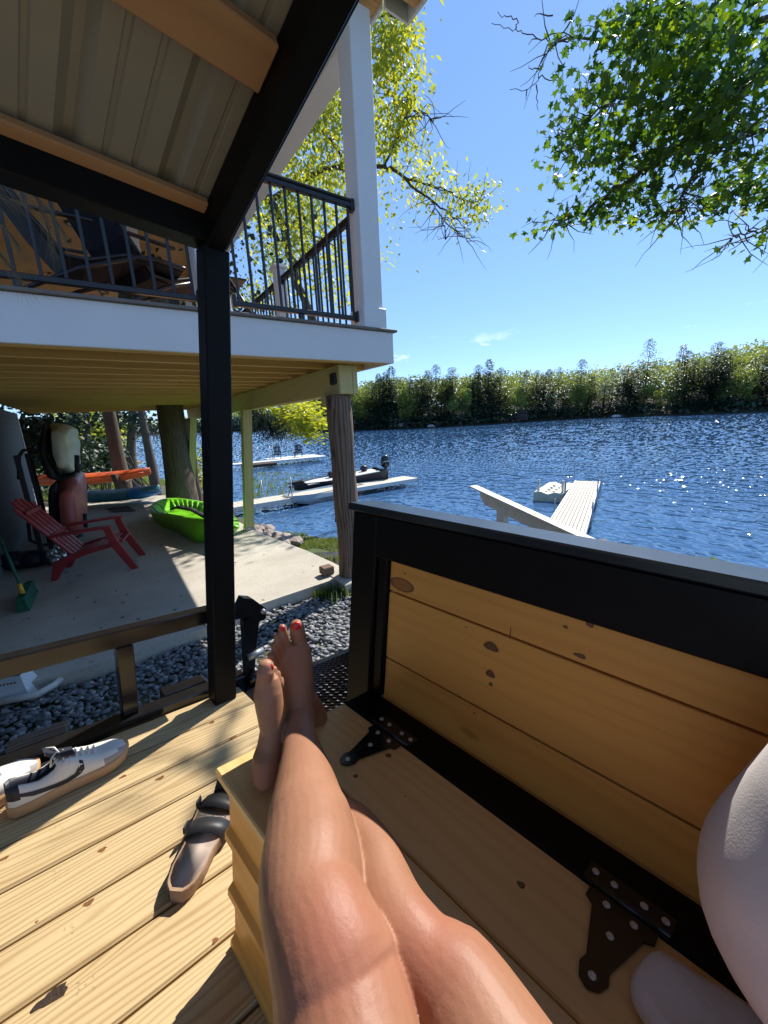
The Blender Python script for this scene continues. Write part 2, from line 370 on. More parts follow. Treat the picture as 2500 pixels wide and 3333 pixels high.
# concrete
m, t, b = new_mat('concrete'); lk = t.links.new; tcn = node(t, 'TexCoord')
n1 = node(t, 'TexNoise', i_Scale=.9, i_Detail=8, i_Roughness=.6); n2 = node(t, 'TexNoise', i_Scale=45, i_Detail=4)
lk(tcn.outputs['Object'], n1.inputs[0]); lk(tcn.outputs['Object'], n2.inputs[0])
rp = ramp(t, n1.outputs['Fac'], [(.28, (.30, .27, .215)), (.42, (.44, .40, .33)), (.55, (.51, .47, .39)), (.75, (.58, .54, .46))])
mx = node(t, 'MixRGB', blend_type='MULTIPLY', i_0=.5); rp2 = ramp(t, n2.outputs['Fac'], [(.35, (.72, .72, .70)), (.6, (1, 1, 1))])
lk(rp.outputs[0], mx.inputs[1]); lk(rp2.outputs[0], mx.inputs[2]); lk(mx.outputs[0], b.inputs['Base Color']); b.inputs['Roughness'].default_value = .85
bump(t, b, n2.outputs['Fac'], .3, .003); M['concrete'] = m
# ground: leaf litter, earth and thin grass
m, t, b = new_mat('ground_earth'); lk = t.links.new; tcn = node(t, 'TexCoord')
n1 = node(t, 'TexNoise', i_Scale=.35, i_Detail=9, i_Roughness=.65); n2 = node(t, 'TexNoise', i_Scale=14, i_Detail=6)
lk(tcn.outputs['Object'], n1.inputs[0]); lk(tcn.outputs['Object'], n2.inputs[0])
rp = ramp(t, n1.outputs['Fac'], [(.35, (.10, .075, .05)), (.5, (.085, .085, .04)), (.65, (.07, .12, .03))])
mx = node(t, 'MixRGB', blend_type='MULTIPLY', i_0=.7); rp2 = ramp(t, n2.outputs['Fac'], [(.3, (.4, .4, .4)), (.7, (1.2, 1.2, 1.1))])
lk(rp.outputs[0], mx.inputs[1]); lk(rp2.outputs[0], mx.inputs[2]); lk(mx.outputs[0], b.inputs['Base Color']); b.inputs['Roughness'].default_value = .95
bump(t, b, n2.outputs['Fac'], .8, .04); M['ground'] = m
# water
m, t, b = new_mat('lake_water'); lk = t.links.new; tcn = node(t, 'TexCoord')
b.inputs['Base Color'].default_value = (.038, .10, .21, 1); b.inputs['Roughness'].default_value = .06; b.inputs['IOR'].default_value = 1.333
b.inputs['Specular IOR Level'].default_value = .5
atw = node(t, 'Attribute', attribute_name='wn'); lk(atw.outputs['Vector'], b.inputs['Normal']); M['water'] = m
# skin
m, t, b = new_mat('skin'); lk = t.links.new; tcn = node(t, 'TexCoord')
n1 = node(t, 'TexNoise', i_Scale=9, i_Detail=5, i_Roughness=.55); lk(tcn.outputs['Object'], n1.inputs[0])
n2 = node(t, 'TexNoise', i_Scale=170, i_Detail=3); lk(tcn.outputs['Object'], n2.inputs[0])
rp = ramp(t, n1.outputs['Fac'], [(.3, (.29, .138, .078)), (.5, (.34, .168, .10)), (.72, (.39, .20, .125))])
at = node(t, 'Attribute', attribute_name='flush'); mx = node(t, 'MixRGB'); mx.inputs[2].default_value = (.36, .12, .08, 1)
lk(at.outputs['Fac'], mx.inputs[0]); lk(rp.outputs[0], mx.inputs[1]); lk(mx.outputs[0], b.inputs['Base Color'])
b.inputs['Roughness'].default_value = .50; b.inputs['Specular IOR Level'].default_value = .28
b.inputs['Subsurface Weight'].default_value = .10; b.inputs['Subsurface Radius'].default_value = (.9, .30, .16); b.inputs['Subsurface Scale'].default_value = .012
n3 = node(t, 'TexNoise', i_Scale=38, i_Detail=6, i_Roughness=.7); lk(tcn.outputs['Object'], n3.inputs[0]); am = node(t, 'Math', operation='MULTIPLY_ADD', i_1=2.0); lk(n3.outputs['Fac'], am.inputs[0]); lk(n2.outputs['Fac'], am.inputs[2]); bump(t, b, am.outputs[0], .22, .0016); M['skin'] = m
# stones
m, t, b = new_mat('grey_stone'); lk = t.links.new; at = node(t, 'Attribute', attribute_name='tint'); tcn = node(t, 'TexCoord')
n2 = node(t, 'TexNoise', i_Scale=70, i_Detail=5, i_Roughness=.7); lk(tcn.outputs['Object'], n2.inputs[0])
rp = ramp(t, at.outputs['Fac'], [(0, (.08, .085, .095)), (.5, (.20, .21, .22)), (.9, (.38, .38, .38)), (1, (.50, .46, .42))])
rp2 = ramp(t, n2.outputs['Fac'], [(.35, (.6, .6, .6)), (.65, (1.15, 1.15, 1.15))]); mx = node(t, 'MixRGB', blend_type='MULTIPLY', i_0=1)
lk(rp.outputs[0], mx.inputs[1]); lk(rp2.outputs[0], mx.inputs[2]); lk(mx.outputs[0], b.inputs['Base Color']); b.inputs['Roughness'].default_value = .75; M['stone'] = m
M['rock'] = flat('shore_rock', (.30, .25, .22), rough=.85, var=.35, scale=6, bmp=.8, bscale=25)
M['leaf_maple'] = leafmat('maple_leaf', (.025, .060, .016), (.060, .125, .022), (.16, .23, .03), trans=.5)
M['leaf_young'] = leafmat('young_oak_leaf', (.19, .23, .04), (.30, .34, .055), (.42, .41, .08), trans=.52)
M['leaf_bush'] = leafmat('bush_leaf', (.14, .20, .04), (.28, .33, .06), (.42, .42, .09), trans=.6)
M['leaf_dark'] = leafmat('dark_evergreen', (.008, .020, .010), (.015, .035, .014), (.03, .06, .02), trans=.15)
M['grass'] = leafmat('grass_blade', (.09, .15, .02), (.17, .24, .035), (.30, .30, .10), trans=.4)
M['far_con'] = leafmat('far_pine', (.024, .046, .030), (.038, .070, .040), (.065, .105, .055), trans=.15)  # pine greens lightened, distance haze put into the colour
M['far_dec'] = leafmat('far_broadleaf', (.11, .15, .035), (.19, .24, .055), (.28, .30, .09), trans=.35)  # lightened likewise, the colour stands in for haze over the lake
M['swoosh'] = M['navyp']

# ================================================================== SETTING
WZ = -1.95                                    # lake level
def shore_d(x, y):                            # signed distance inland from the shoreline (metres, + = land)
    # shoreline: comes up past the dock, bends away to the left and runs off along the wooded point
    pts = [(60, -28), (14, 3.5), (8.2, 7.4), (5.0, 9.3), (1.5, 10.8), (-1.7, 11.9), (-3.3, 12.7), (-5.6, 15.3), (-8.5, 19), (-13, 25), (-24, 38), (-36, 54), (-60, 84), (-120, 150)]
    best = 1e9; sg = 1
    for (x0, y0), (x1, y1) in zip(pts, pts[1:]):
        dx, dy = x1-x0, y1-y0; tt = max(0, min(1, ((x-x0)*dx+(y-y0)*dy)/(dx*dx+dy*dy)))
        px, py = x0+dx*tt, y0+dy*tt; d = math.hypot(x-px, y-py)
        if d < best: best = d; sg = 1 if (dx*(y-y0)-dy*(x-x0)) > 0 else -1
    return best*sg
def ground_z(x, y):
    d = shore_d(x, y)
    n = mnoise.noise(Vector((x*.35, y*.35, 0)))*.12
    if d < 0: return WZ + max(-3, d*.35) - .02
    if x < -12 or y > 20: h = WZ + min(1.15, d*.22) + max(0, d-8)*.03 + n
    else: h = WZ + min(1.86, d*.07 + max(0, d-3.2)*(.30 if x > -.5 else .42)) + n*.1
    k = max(0, min(1, (x+12)/4)); 
    return h
gx = sorted(set([round(-160+i*8, 3) for i in range(16)] + [round(-36+i*.6, 3) for i in range(101)] + [28, 34, 42, 52, 64]))
gy = sorted(set([-60, -45, -34, -26, -20, -15, -11, -8] + [round(-6+i*.6, 3) for i in range(80)] + [44, 48, 52, 56, 62, 70, 80, 92, 106, 122, 140, 160]))
gv = []
def patio_in(x, y):
    p = np.array([x, y, 0])-HO; u = p@hA; v = p@hB
    return -4.6 < u < -.9 and .3 < v < 8.2
for y in gy:
    for x in gx:
        z = ground_z(x, y)
        if x > -14 and y < 16: z = min(z, -.11)
        if patio_in(x, y): z = min(z, -.3)
        gv.append((x, y, z))
nx = len(gx)
mb = MB(); mb.add(gv, [(j*nx+i, j*nx+i+1, (j+1)*nx+i+1, (j+1)*nx+i) for j in range(len(gy)-1) for i in range(nx-1)], smooth=True)
struct(mb.build('ground', M['ground'], loc=(0, 0, 0)))
# one sheet, finer towards the shore, carrying the slope of the wind ripples at every vertex
th = np.concatenate([np.linspace(R(-180), R(-52), 26)[:-1], np.linspace(R(-52), R(66), 1150), np.linspace(R(66), R(180), 24)[1:]])
dep = np.concatenate([np.linspace(R(34), R(19), 30)[:-1], np.linspace(R(19), R(.9), 330), np.array([R(.7), R(.5), R(.3), R(.2), R(.08)])])
rr_ = (CAMZ-WZ)/np.tan(dep); Tg, Rg = np.meshgrid(th, rr_); Xw = Rg*np.sin(Tg); Yw = Rg*np.cos(Tg)
sx_ = np.zeros_like(Xw); sy_ = np.zeros_like(Xw); wr = np.random.default_rng(5)
for k in range(46):
    lam = .13*(18.0**(k/45)); dirn = R(205)+wr.normal(0, .62); kx, ky = 2*np.pi/lam*np.cos(dirn), 2*np.pi/lam*np.sin(dirn)
    phs = kx*Xw+ky*Yw+wr.uniform(0, 6.28)+1.3*np.sin(.11*Xw+.07*Yw+k)+.8*np.sin(.31*Yw-.17*Xw+2*k); am = (.060 if lam < .9 else .022)*(1+.5*np.sin(.05*Xw+.4*k)*np.cos(.06*Yw-k))
    c_ = np.cos(phs)+.35*np.cos(2*phs+1); sx_ += am*c_*np.cos(dirn); sy_ += am*c_*np.sin(dirn)
gust = .80+.30*np.sin(.035*Xw+.02*Yw)*np.cos(.05*Yw+.4)+.18*np.sin(.13*Yw+.05*Xw); calm = np.clip((Rg-9)/14, .45, 1); sx_ *= gust*calm; sy_ *= gust*calm
Nw = np.stack([-sx_, -sy_, np.ones_like(sx_)], 2); Nw /= np.linalg.norm(Nw, axis=2)[:, :, None]
nr_, nc_ = Xw.shape; ii = (np.arange(nr_-1)[:, None]*nc_+np.arange(nc_-1)[None]).ravel()
me = raw_mesh('lake_water', np.stack([Xw, Yw, np.full_like(Xw, WZ)], 2).reshape(-1, 3), np.stack([ii, ii+nc_, ii+nc_+1, ii+1], 1), M['water'], smooth=True)
at = me.attributes.new('wn', 'FLOAT_VECTOR', 'POINT'); at.data.foreach_set('vector', Nw.reshape(-1, 3).astype(np.float32).ravel())
struct(link('lake_water', me, Matrix.Identity(4)))
# lake bed sheet carries on below the horizon
mb = MB(); mb.add([(-3000, -3000, -6), (3000, -3000, -6), (3000, 3000, -6), (-3000, 3000, -6)], [(0, 1, 2, 3)])
struct(mb.build('lake_bed', M['ground'], loc=(0, 0, -6)))
# far shore with its wooded hill
far = [(-420, 520), (-260, 470), (-150, 395), (-119, 345), (-60, 300), (-26, 190), (-11, 162), (8, 158), (30, 150), (58, 168), (96, 184), (122, 156), (142, 146), (175, 128), (240, 110), (400, 90)]
mb = MB(); V = []; rows = [(-6, -3), (0, .0), (4, 1.6), (14, 3.5), (34, 8), (70, 14), (130, 15), (300, 6)]
for i, (x, y) in enumerate(far):
    a, c = far[max(0, i-1)], far[min(len(far)-1, i+1)]; dx, dy = c[0]-a[0], c[1]-a[1]; l = math.hypot(dx, dy)
    l = math.hypot(x, y); ox, oy = x/l, y/l
    for (o_, h_) in rows:
        k = (.25 if x < -40 else (.66 + .46*max(0, min(1, (x-20)/110))))*(1+.16*math.sin(x*.09+1)+.10*math.sin(x*.23))
        V.append((x+ox*o_, y+oy*o_, WZ-.05+h_*k if h_ > 0 else WZ+h_))
nr = len(rows)
mb.add(V, [(i*nr+j, i*nr+j+1, (i+1)*nr+j+1, (i+1)*nr+j) for i in range(len(far)-1) for j in range(nr-1)], smooth=True)
struct(mb.build('far_hill', flat('forest_floor', (.030, .028, .014), rough=.95, var=.4, scale=.2), loc=(0, 200, WZ)))
farV = V
def far_pt(s, o):                             # point on the far hill: s 0..1 along the shore, o metres inland
    i = min(len(far)-2, int(s)); f = s-i
    j = 0
    while j < nr-2 and rows[j+1][0] < o: j += 1
    g = (o-rows[j][0])/(rows[j+1][0]-rows[j][0])
    q = lambda ii: Vector(farV[ii*nr+j]).lerp(Vector(farV[ii*nr+j+1]), g)
    return q(i).lerp(q(i+1), f)

# patio slab
mb = MB()
poly = [(-.58, .33), (-1.49, .27), (-1.95, .15), (-2.6, .12), (-3.19, .17), (-4.1, .25), (-4.1, 8.8), (-3.04, 8.6), (-1.6, 8.34), (-1.23, 7.97), (-1.14, 6.9), (-.70, 3.66), (-.68, 2.92), (-.46, 1.4), (-.41, .77), (-.40, .42)]
PZ = -(HO[2])
top = [Hh(u, v, PZ) for u, v in poly]; bot = [Hh(u, v, PZ-.35) for u, v in poly]; n = len(poly)
mb.add(top+bot, [tuple(range(n)), tuple(range(n, 2*n))[::-1]]+[(k, (k+1) % n, (k+1) % n+n, k+n) for k in range(n)])
struct(mb.build('concrete_patio', M['concrete'], loc=Hh(-2, 3, PZ)))
# debris on the slab
mb = MB()
for k in range(150):
    u, v = rnd.uniform(-3.4, -.6), rnd.uniform(.1, 5); s = rnd.uniform(.006, .028); a = rnd.uniform(0, 6.28)
    p = Hh(u, v, PZ+.003); d = Vector((math.cos(a), math.sin(a), 0)); e = Vector((-d.y, d.x, 0))
    mb.add([p-d*s, p+e*s*.3+Vector((0, 0, .006)), p+d*s, p-e*s*.25], [(0, 1, 2, 3)])
struct(mb.build('fallen_leaf_litter', M['twig'], loc=Hh(-2, 2, PZ)), 'stuff')

# gravel bed between slab and trailer
import bmesh
bm = bmesh.new(); bmesh.ops.create_icosphere(bm, subdivisions=1, radius=1)
IV = np.array([v.co for v in bm.verts]); IF = np.array([[v.index for v in f.verts] for f in bm.faces]); bm.free()
def stones(n, fpos, smin, smax, name, mat, seedz=0):
    P = np.array([fpos() for _ in range(n)]); Vs = []; Fs = []; Ts = []; o = 0
    for k in range(8):
        idx = np.arange(k, n, 8); V0 = IV*(1+rng.uniform(-.28, .28, (len(IV), 1))); V0 = np.round(V0*1.7)/1.7*.7+V0*.3
        S = rng.uniform(smin, smax, (len(idx), 1))*np.stack([rng.uniform(.8, 1.5, len(idx)), rng.uniform(.7, 1.1, len(idx)), rng.uniform(.45, .8, len(idx))], 1)
        tin = np.clip(rng.normal(.5, .22, len(idx)), 0, .9); tin[rng.random(len(idx)) < .04] = 1
        VV, FF, TT = scatter(V0, IF, P[idx], yaw_pitch(rng.uniform(0, 6.28, len(idx)), rng.uniform(-.5, .5, len(idx)), rng.uniform(-.5, .5, len(idx))), S, tin)
        Vs.append(VV); Fs.append(FF+o); Ts.append(TT); o += len(VV)
    me = raw_mesh(name, np.concatenate(Vs), np.concatenate(Fs), mat, np.concatenate(Ts))
    return link(name, me, Matrix.Identity(4))
def gpos():
    while True:
        p = (rnd.uniform(-3.1, .9), rnd.uniform(1.0, 4.0))
        q = np.array([p[0], p[1], 0])-HO; u = q@hA; v = q@hB
        edge = np.interp(u, [-4.1, -3.19, -2.6, -1.95, -1.49, -.58, -.4, .5], [.25, .17, .12, .15, .27, .33, .42, .9])
        if v < edge-.015 and v > -2.1: return (p[0], p[1], -.10+rnd.uniform(-.012, .012)+.02*math.sin(p[0]*5)*math.cos(p[1]*6))
struct(stones(14000, gpos, .011, .024, 'gravel', M['stone']), 'stuff')
mb = MB(); mb.add([(-6, -2, -.112), (3, -2, -.112), (3, 5, -.112), (-6, 5, -.112)], [(0, 1, 2, 3)])
struct(mb.build('gravel_bed', M['dark'], loc=(0, 1, -.112)))

# ================================================================== HOUSE with raised porch
house = thing('lake_house', 'white trimmed house with raised porch and black railing over a concrete patio', 'house', Hh(-2, 2, PZ))
mb = MB(); mb.box((-7, -.025, 0), (0, 0, .268), Hh, .004); mb.box((-.025, .002, 0), (0, 8.6, .268), Hh, .004); mb.build('fascia', M['white'], house)
mb = MB(); mb.box((-7, -.05, .27), (.035, .07, .292), Hh, .004); mb.box((-.07, .072, .27), (.035, 8.6, .292), Hh, .004); mb.build('deck_edge_board', M['grey'], house)
mb = MB(); mb.box((-7, .072, .262), (-.072, 8.6, .29), Hh, .002); mb.build('deck_floor', M['purlin'], house)
v = .004
k = 0
while v < 8.5:                                # floor joists run along the front, seen from below
    mb = MB(); mb.box((-3.62, v, .0), (-.03, v+.038, .26), Hh, .003); mb.build('joist', M['joist'], house); v += .40 if k else .06; k += 1
mb = MB(); mb.box((-.50, .155, -.262), (-.36, 8.4, -.004), Hh, .006, grain=1)
bmo = mb.build('beam', M['beam'], house)
mb = MB(); mb.box((-.355, .16, -.262), (-.30, .42, -.004), Hh, .006); mb.box((-.53, .24, -.36), (-.505, .5, -.265), Hh, .004, grain=1); mb.build('blocking', M['beam'], bmo)
mb = MB(); mb.box((-.53, .20, -.17), (-.50, .30, -.07), Hh, .01); mb.build('bolt_plate', M['dark'], bmo)
# log posts
def logpost(u, v, r, zt, du=0, dv=0, name='log_post'):
    mb = MB(); pts = [Hh(u+du*(1-t), v+dv*(1-t), PZ-.2+(zt-PZ+.2)*t) for t in np.linspace(0, 1, 24)]
    n = 40; rings = []; G = []
    for i, p in enumerate(pts):
        for kx in range(n):
            a = 2*math.pi*kx/n; rr = r*(1+.05*math.sin(i*.7)+.07*mnoise.noise(Vector((math.cos(a)*2.2, math.sin(a)*2.2, i*.18)))+.05*mnoise.noise(Vector((math.cos(a)*9, math.sin(a)*9, i*.25))))
            if abs(((a-3.9+math.pi) % (2*math.pi))-math.pi) < .09: rr *= .84     # drying crack
            rings.append(p+Vector((math.cos(a), math.sin(a), 0))*rr); G.append((i*.09, a*r, rr))
    F = [(i*n+k, i*n+(k+1) % n, (i+1)*n+(k+1) % n, (i+1)*n+k) for i in range(len(pts)-1) for k in range(n)]
    F += [tuple(range(n))[::-1], tuple((len(pts)-1)*n+k for k in range(n))]
    mb.add(rings, F, 0, G, True); return mb.build(name, M['log'], house)
logpost(-.445, .30, .118, -.265)
logpost(-.80, 6.9, .11, -.265, 0, .1)
mb = MB(); mb.box((-.57, .43, PZ+.014), (-.70, .55, PZ+.10), Hh, .01); mb.build('post_offcut', M['log'], house)
mb = MB(); mb.box((-.64, .10, PZ-.12), (-.30, .52, PZ+.012), Hh, .01); mb.build('post_footing', M['concrete'], house)
for (u, v, uu, vv) in ((-.72, 3.05, -.56, 2.95), (-1.02, 6.4, -.75, 6.2)):
    mb = MB()
    q = .066
    ring = lambda cu, cv, z: [Hh(cu-q, cv-q, z), Hh(cu+q, cv-q, z), Hh(cu+q, cv+q, z), Hh(cu-q, cv+q, z)]
    A_, B_ = ring(u, v, PZ+.02), ring(uu, vv, -.27)
    g = [(i//4*1.8+u*9, (i % 2)*.13, (i//2 % 2)*.13) for i in range(8)]
    mb.add(A_+B_, [(0, 1, 5, 4), (1, 2, 6, 5), (2, 3, 7, 6), (3, 0, 4, 7), (0, 3, 2, 1), (4, 5, 6, 7)], 0, g)
    p_ = mb.build('green_post', M['greenpost'], house)
    mb = MB(); mb.box((u-.075, v-.075, PZ), (u+.075, v+.075, PZ+.05), Hh, .004); mb.build('post_base', M['galv'], p_)
# porch columns
def column(u, v, s=.20, z1=2.62, base=True):
    mb = MB(); mb.box((u-s, v, .294), (u, v+s, z1), Hh, .006); c = mb.build('column', M['white'], house)
    if base:
        mb = MB(); mb.box((u-s-.022, v-.022, .295), (u+.022, v+s+.022, .47), Hh, .006); mb.build('column_base', M['white'], c)
    return c
column(-.075, .012); column(-1.43, .012, z1=2.62, base=False); column(-3.6, .012)
column(-1.43, 4.3, .2); column(-.09, 7.6, .2)
mb = MB(); mb.box((-7, .012, 2.50), (-.29, .21, 2.78), Hh, .006); mb.build('porch_header', M['white'], house)
mb = MB(); mb.box((-.275, .212, 2.42), (-.075, 8.4, 2.74), Hh, .006); mb.build('side_header', M['white'], house)
# wooden porch ceiling, board by board, with its recessed light
ce = link('porch_ceiling', None, Matrix.Translation(Hh(-3, 3, 2.8)), house)
v = -.38
while v < 15:
    mb = MB(); mb.box((-9, v, 2.79), (.36 if v < -.02 else (.10 if v < 7.4 else -1.5), v+.118, 2.81), Hh, .004); mb.build('ceiling_board', M['ceil'], ce); v += .122
mb = MB(); mb.box((-7.1, -.41, 2.765), (.40, -.385, 2.95), Hh, .003); mb.box((.365, -.384, 2.765), (.39, .10, 2.95), Hh, .003); mb.box((.103, .102, 2.765), (.125, 7.6, 2.95), Hh, .003); mb.box((.128, .078, 2.765), (.364, .10, 2.95), Hh, .003); mb.box((-.07, -.384, 2.77), (-.05, 0, 2.788), Hh, .002); mb.build('eave_trim', M['white'], house)
mb = MB(); mb.box((-7.1, -.41, 2.953), (.42, .12, 3.02), Hh, .003); mb.box((-7.1, .121, 2.953), (.15, 15, 3.02), Hh, .003); mb.build('porch_roof', M['dark'], house)
lp = Hh(-2.2, 4.75, 2.79); lp = atz(237, 729, CAMZ+.52+2.785)
mb = MB(); pr = [(0.075, 0), (.11, -.002), (.115, -.014), (.09, -.02), (.075, -.012)]
rings = [[lp+Vector((math.cos(2*math.pi*k/32)*r_, math.sin(2*math.pi*k/32)*r_, z_)) for k in range(32)] for r_, z_ in pr]
mb.loft(rings, cap=False); lt = mb.build('recessed_light', M['rail'], house)
mb = MB(); mb.tube([lp+Vector((0, 0, -.002)), lp+Vector((0, 0, -.013))], .078, 32, up=(1, 0, 0)); mb.build('lens', flat('light_lens', (.8, .8, .74), rough=.3, var=.02), lt)
# siding wall of the lower storey
wl = link('lower_wall', None, Matrix.Translation(Hh(-3.7, 4, PZ)), house)
z = PZ
mb = MB(); mb.add([Hh(-3.45, -3.0, PZ), Hh(-3.83, 8.25, PZ), Hh(-3.83, 8.25, -.0), Hh(-3.45, -3.0, -.0), Hh(-3.7, -3.0, PZ), Hh(-4.1, 8.25, PZ), Hh(-4.1, 8.25, 0), Hh(-3.7, -3.0, 0)],
    [(0, 1, 2, 3), (1, 5, 6, 2), (5, 4, 7, 6), (4, 0, 3, 7), (3, 2, 6, 7)]); mb.build('wall_face', M['siding'], wl)
while z < -.1:                                # clapboards
    def cf(x, y, zz): return Hh(-3.45-(y+3.0)*.0338+x, y, zz)
    mb = MB(); mb.add([cf(.004, -3, z+.11), cf(.004, 8.25, z+.11), cf(.018, 8.25, z), cf(.018, -3, z), cf(.0, -3, z), cf(.0, 8.25, z)], [(0, 1, 2, 3), (3, 2, 5, 4)]); mb.build('clapboard', M['siding'], wl); z += .11
mb = MB(); mb.box((-3.86, 8.25, PZ), (-3.80, 8.33, 0), Hh, .004); mb.build('corner_trim', M['white'], house)
# black railings
def railing(p0, p1, zb, zt, spacing, foot=(), name='railing'):
    (u0, v0), (u1, v1) = p0, p1; Ln = math.hypot(u1-u0, v1-v0); du, dv = (u1-u0)/Ln, (v1-v0)/Ln
    fr = lambda s, w_, z: Hh(u0+du*s-dv*w_, v0+dv*s+du*w_, z)
    ro = link(name, None, Matrix.Translation(fr(Ln/2, 0, zb)), house)
    mb = MB(); mb.box((0, -.034, zt-.008), (Ln, .034, zt+.014), fr, .008); mb.box((0, -.022, zt-.045), (Ln, .022, zt-.010), fr, .004); mb.build('top_rail', M['rail'], ro)
    mb = MB(); mb.box((0, -.02, zb), (Ln, .02, zb+.036), fr, .004); mb.build('bottom_rail', M['rail'], ro)
    for e in (0, Ln-.035):
        for zc in (zb-.012, zt-.07):
            mb = MB(); mb.box((e, -.032, zc), (e+.035, .032, zc+.09), fr, .006); mb.build('rail_bracket', M['rail'], ro)
    n = int(Ln/spacing)
    for i in range(n):
        s = (i+.5)*Ln/n
        mb = MB(); mb.box((s-.0095, -.0095, zb+.036), (s+.0095, .0095, zt-.045), fr, .003); mb.build('baluster', M['rail'], ro)
    for s in foot:
        mb = MB(); mb.box((s-.02, -.018, .292), (s+.02, .018, zb), fr, .003); mb.build('support_foot', M['rail'], ro)
railing((-1.40, .11), (-.275, .11), .37, 1.30, .112, (.56,))
railing((-3.60, .11), (-1.60, .11), .37, 1.30, .112, (1.0,))
railing((-.17, .215), (-.17, 2.05), .37, 1.30, .115, (.9,))
railing((-.17, 2.19), (-.17, 5.2), .37, 1.30, .115, (1.5,))
mb = MB(); mb.box((-.235, 2.055, .293), (-.105, 2.185, 1.42), Hh, .005); nw = mb.build('newel_post', M['white'], house)
mb = MB(); mb.box((-.262, 2.028, 1.42), (-.078, 2.212, 1.455), Hh, .008); mb.prism([(-.25, 2.04, 1.456), (-.09, 2.04, 1.456), (-.09, 2.20, 1.456), (-.25, 2.20, 1.456)], (0, 0, .012), Hh); mb.build('newel_cap', M['white'], nw)

# ================================================================== TRAILER PAVILION
PK = math.tan(R(23.44))
def roofc(b): return 1.77+(1.40-b)*PK
tr = thing('pavilion_trailer', 'trailer with yellow plank deck, black posts and a ribbed metal roof overhead', 'trailer', T(-.3, 0, -.58))
seam = [1.0911, .9556, .8185]
edges = [1.091+.1365*k for k in range(4)]     # upper boards up to the front edge
bl = [1.505, 1.362, 1.2265] + [1.0911-.1365*k for k in range(0, 22)]
for b1, b0 in zip(bl, bl[1:]):
    mb = MB(); mb.box((-1.35, b0+.0025, -.038), (.655, b1-.0025, 0), T, .005); mb.build('deck_board', M['deck'], tr)
mb = MB(); mb.box((-1.35, -1.75, -.12), (.62, 1.49, -.06), T, .004); mb.build('frame_bed', M['steel'], tr)
for a0 in (.572, -1.33):
    mb = MB(); mb.box((a0-.040 if a0 > 0 else a0, 1.428, .001), (a0+.043 if a0 > 0 else a0+.09, 1.496, 1.648), lambda a, b, c: T(a+.024*c, b, c), .004, grain=2); mb.build('post', M['black'], tr)
mb = MB(); mb.box((-1.5, 1.418, 1.650), (.640, 1.503, 1.732), T, .004); hd = mb.build('header_beam', M['black'], tr)
def Rf(a, s, h):                              # roof frame: s up the slope from the eave, h below the sheet
    b = 1.62-s*math.cos(R(23.44)); return T(a, b-h*math.sin(R(23.44)), roofc(1.62)+s*math.sin(R(23.44))-h*math.cos(R(23.44)))
def S_(b): return (1.62-b)/math.cos(R(23.44))
mb = MB(); mb.box((.578, S_(1.50), .004), (.638, S_(-.4), .11), Rf, .004, grain=1); mb.build('rafter', M['black'], tr)
mb = MB(); mb.box((.640, S_(1.53), .004), (.656, S_(-.4), .085), Rf, .003, grain=1); mb.build('gable_fascia', M['black'], tr)
mb = MB(); mb.box((-1.5, S_(1.50), .004), (-1.42, S_(-.4), .125), Rf, .004, grain=1); mb.build('rafter', M['black'], tr)
for b1, b0, h in ((1.44, 1.398, .032), (1.085, .985, .04), (.66, .56, .04), (.24, .14, .04), (-.18, -.28, .04)):
    mb = MB(); mb.box((-1.49, S_(b1), .006), (.576, S_(b0), h), Rf, .004); mb.build('purlin', M['purlin'], tr)
# ribbed steel roofing, one panel per major-rib module
prof = []
for k in range(-7, 4):
    a0 = .21+k*.2285
    seq = [(a0, 0), (a0+.022, -.019), (a0+.040, -.019), (a0+.062, 0), (a0+.098, 0), (a0+.102, -.005), (a0+.112, -.005), (a0+.116, 0), (a0+.165, 0), (a0+.169, -.005), (a0+.179, -.005), (a0+.183, 0)]
    mb = MB(); seq = seq+[(a0+.2285, 0)]
    seq = [(a_, h_) for a_, h_ in seq if a_ <= .66]
    if len(seq) < 2: continue
    V = [Rf(a_, s_, h_+dz) for s_ in (S_(1.525), 2.25) for dz in (0, -.0015) for a_, h_ in seq]; n = len(seq)
    F = []
    for i in range(n-1): F += [(i, i+1, 2*n+i+1, 2*n+i), (n+i, 3*n+i, 3*n+i+1, n+i+1)]
    mb.add(V, F); mb.build('roof_panel', M['metalroof'], tr)
mb = MB()                                     # far slope past the ridge, behind the viewer
mb.add([T(a, b, c) for a in (-1.5, .66) for (b, c) in ((-.466, roofc(-.466)), (-2.4, roofc(-.466)-1.93*PK), (-2.4, roofc(-.466)-1.93*PK+.01), (-.466, roofc(-.466)+.01))], [(0, 1, 5, 4), (3, 7, 6, 2), (0, 3, 2, 1), (4, 5, 6, 7)])
mb.build('rear_roof_sheet', M['metalroof'], tr)
# steel side rail of the trailer
mb = MB(); mb.box((-1.6, 1.530, .300), (.62, 1.580, .362), T, .005); mb.build('side_rail', M['steel'], tr)
mb = MB(); mb.box((-1.6, 1.512, -.07), (.70, 1.575, .028), T, .005); mb.build('bottom_rail', M['steel'], tr)
for a0 in (.255, -.55, -1.3):
    mb = MB(); mb.box((a0, 1.532, .029), (a0+.052, 1.578, .299), T, .004); mb.build('stanchion', M['steel'], tr)
mb = MB(); mb.box((.40, 1.580, -.06), (.56, 1.64, .030), T, .004); mb.build('light_bracket', M['steel'], tr)
mb = MB(); mb.box((.657, 1.30, -.04), (.80, 1.56, -.006), T, .004); mb.build('corner_plate', M['steel'], tr)
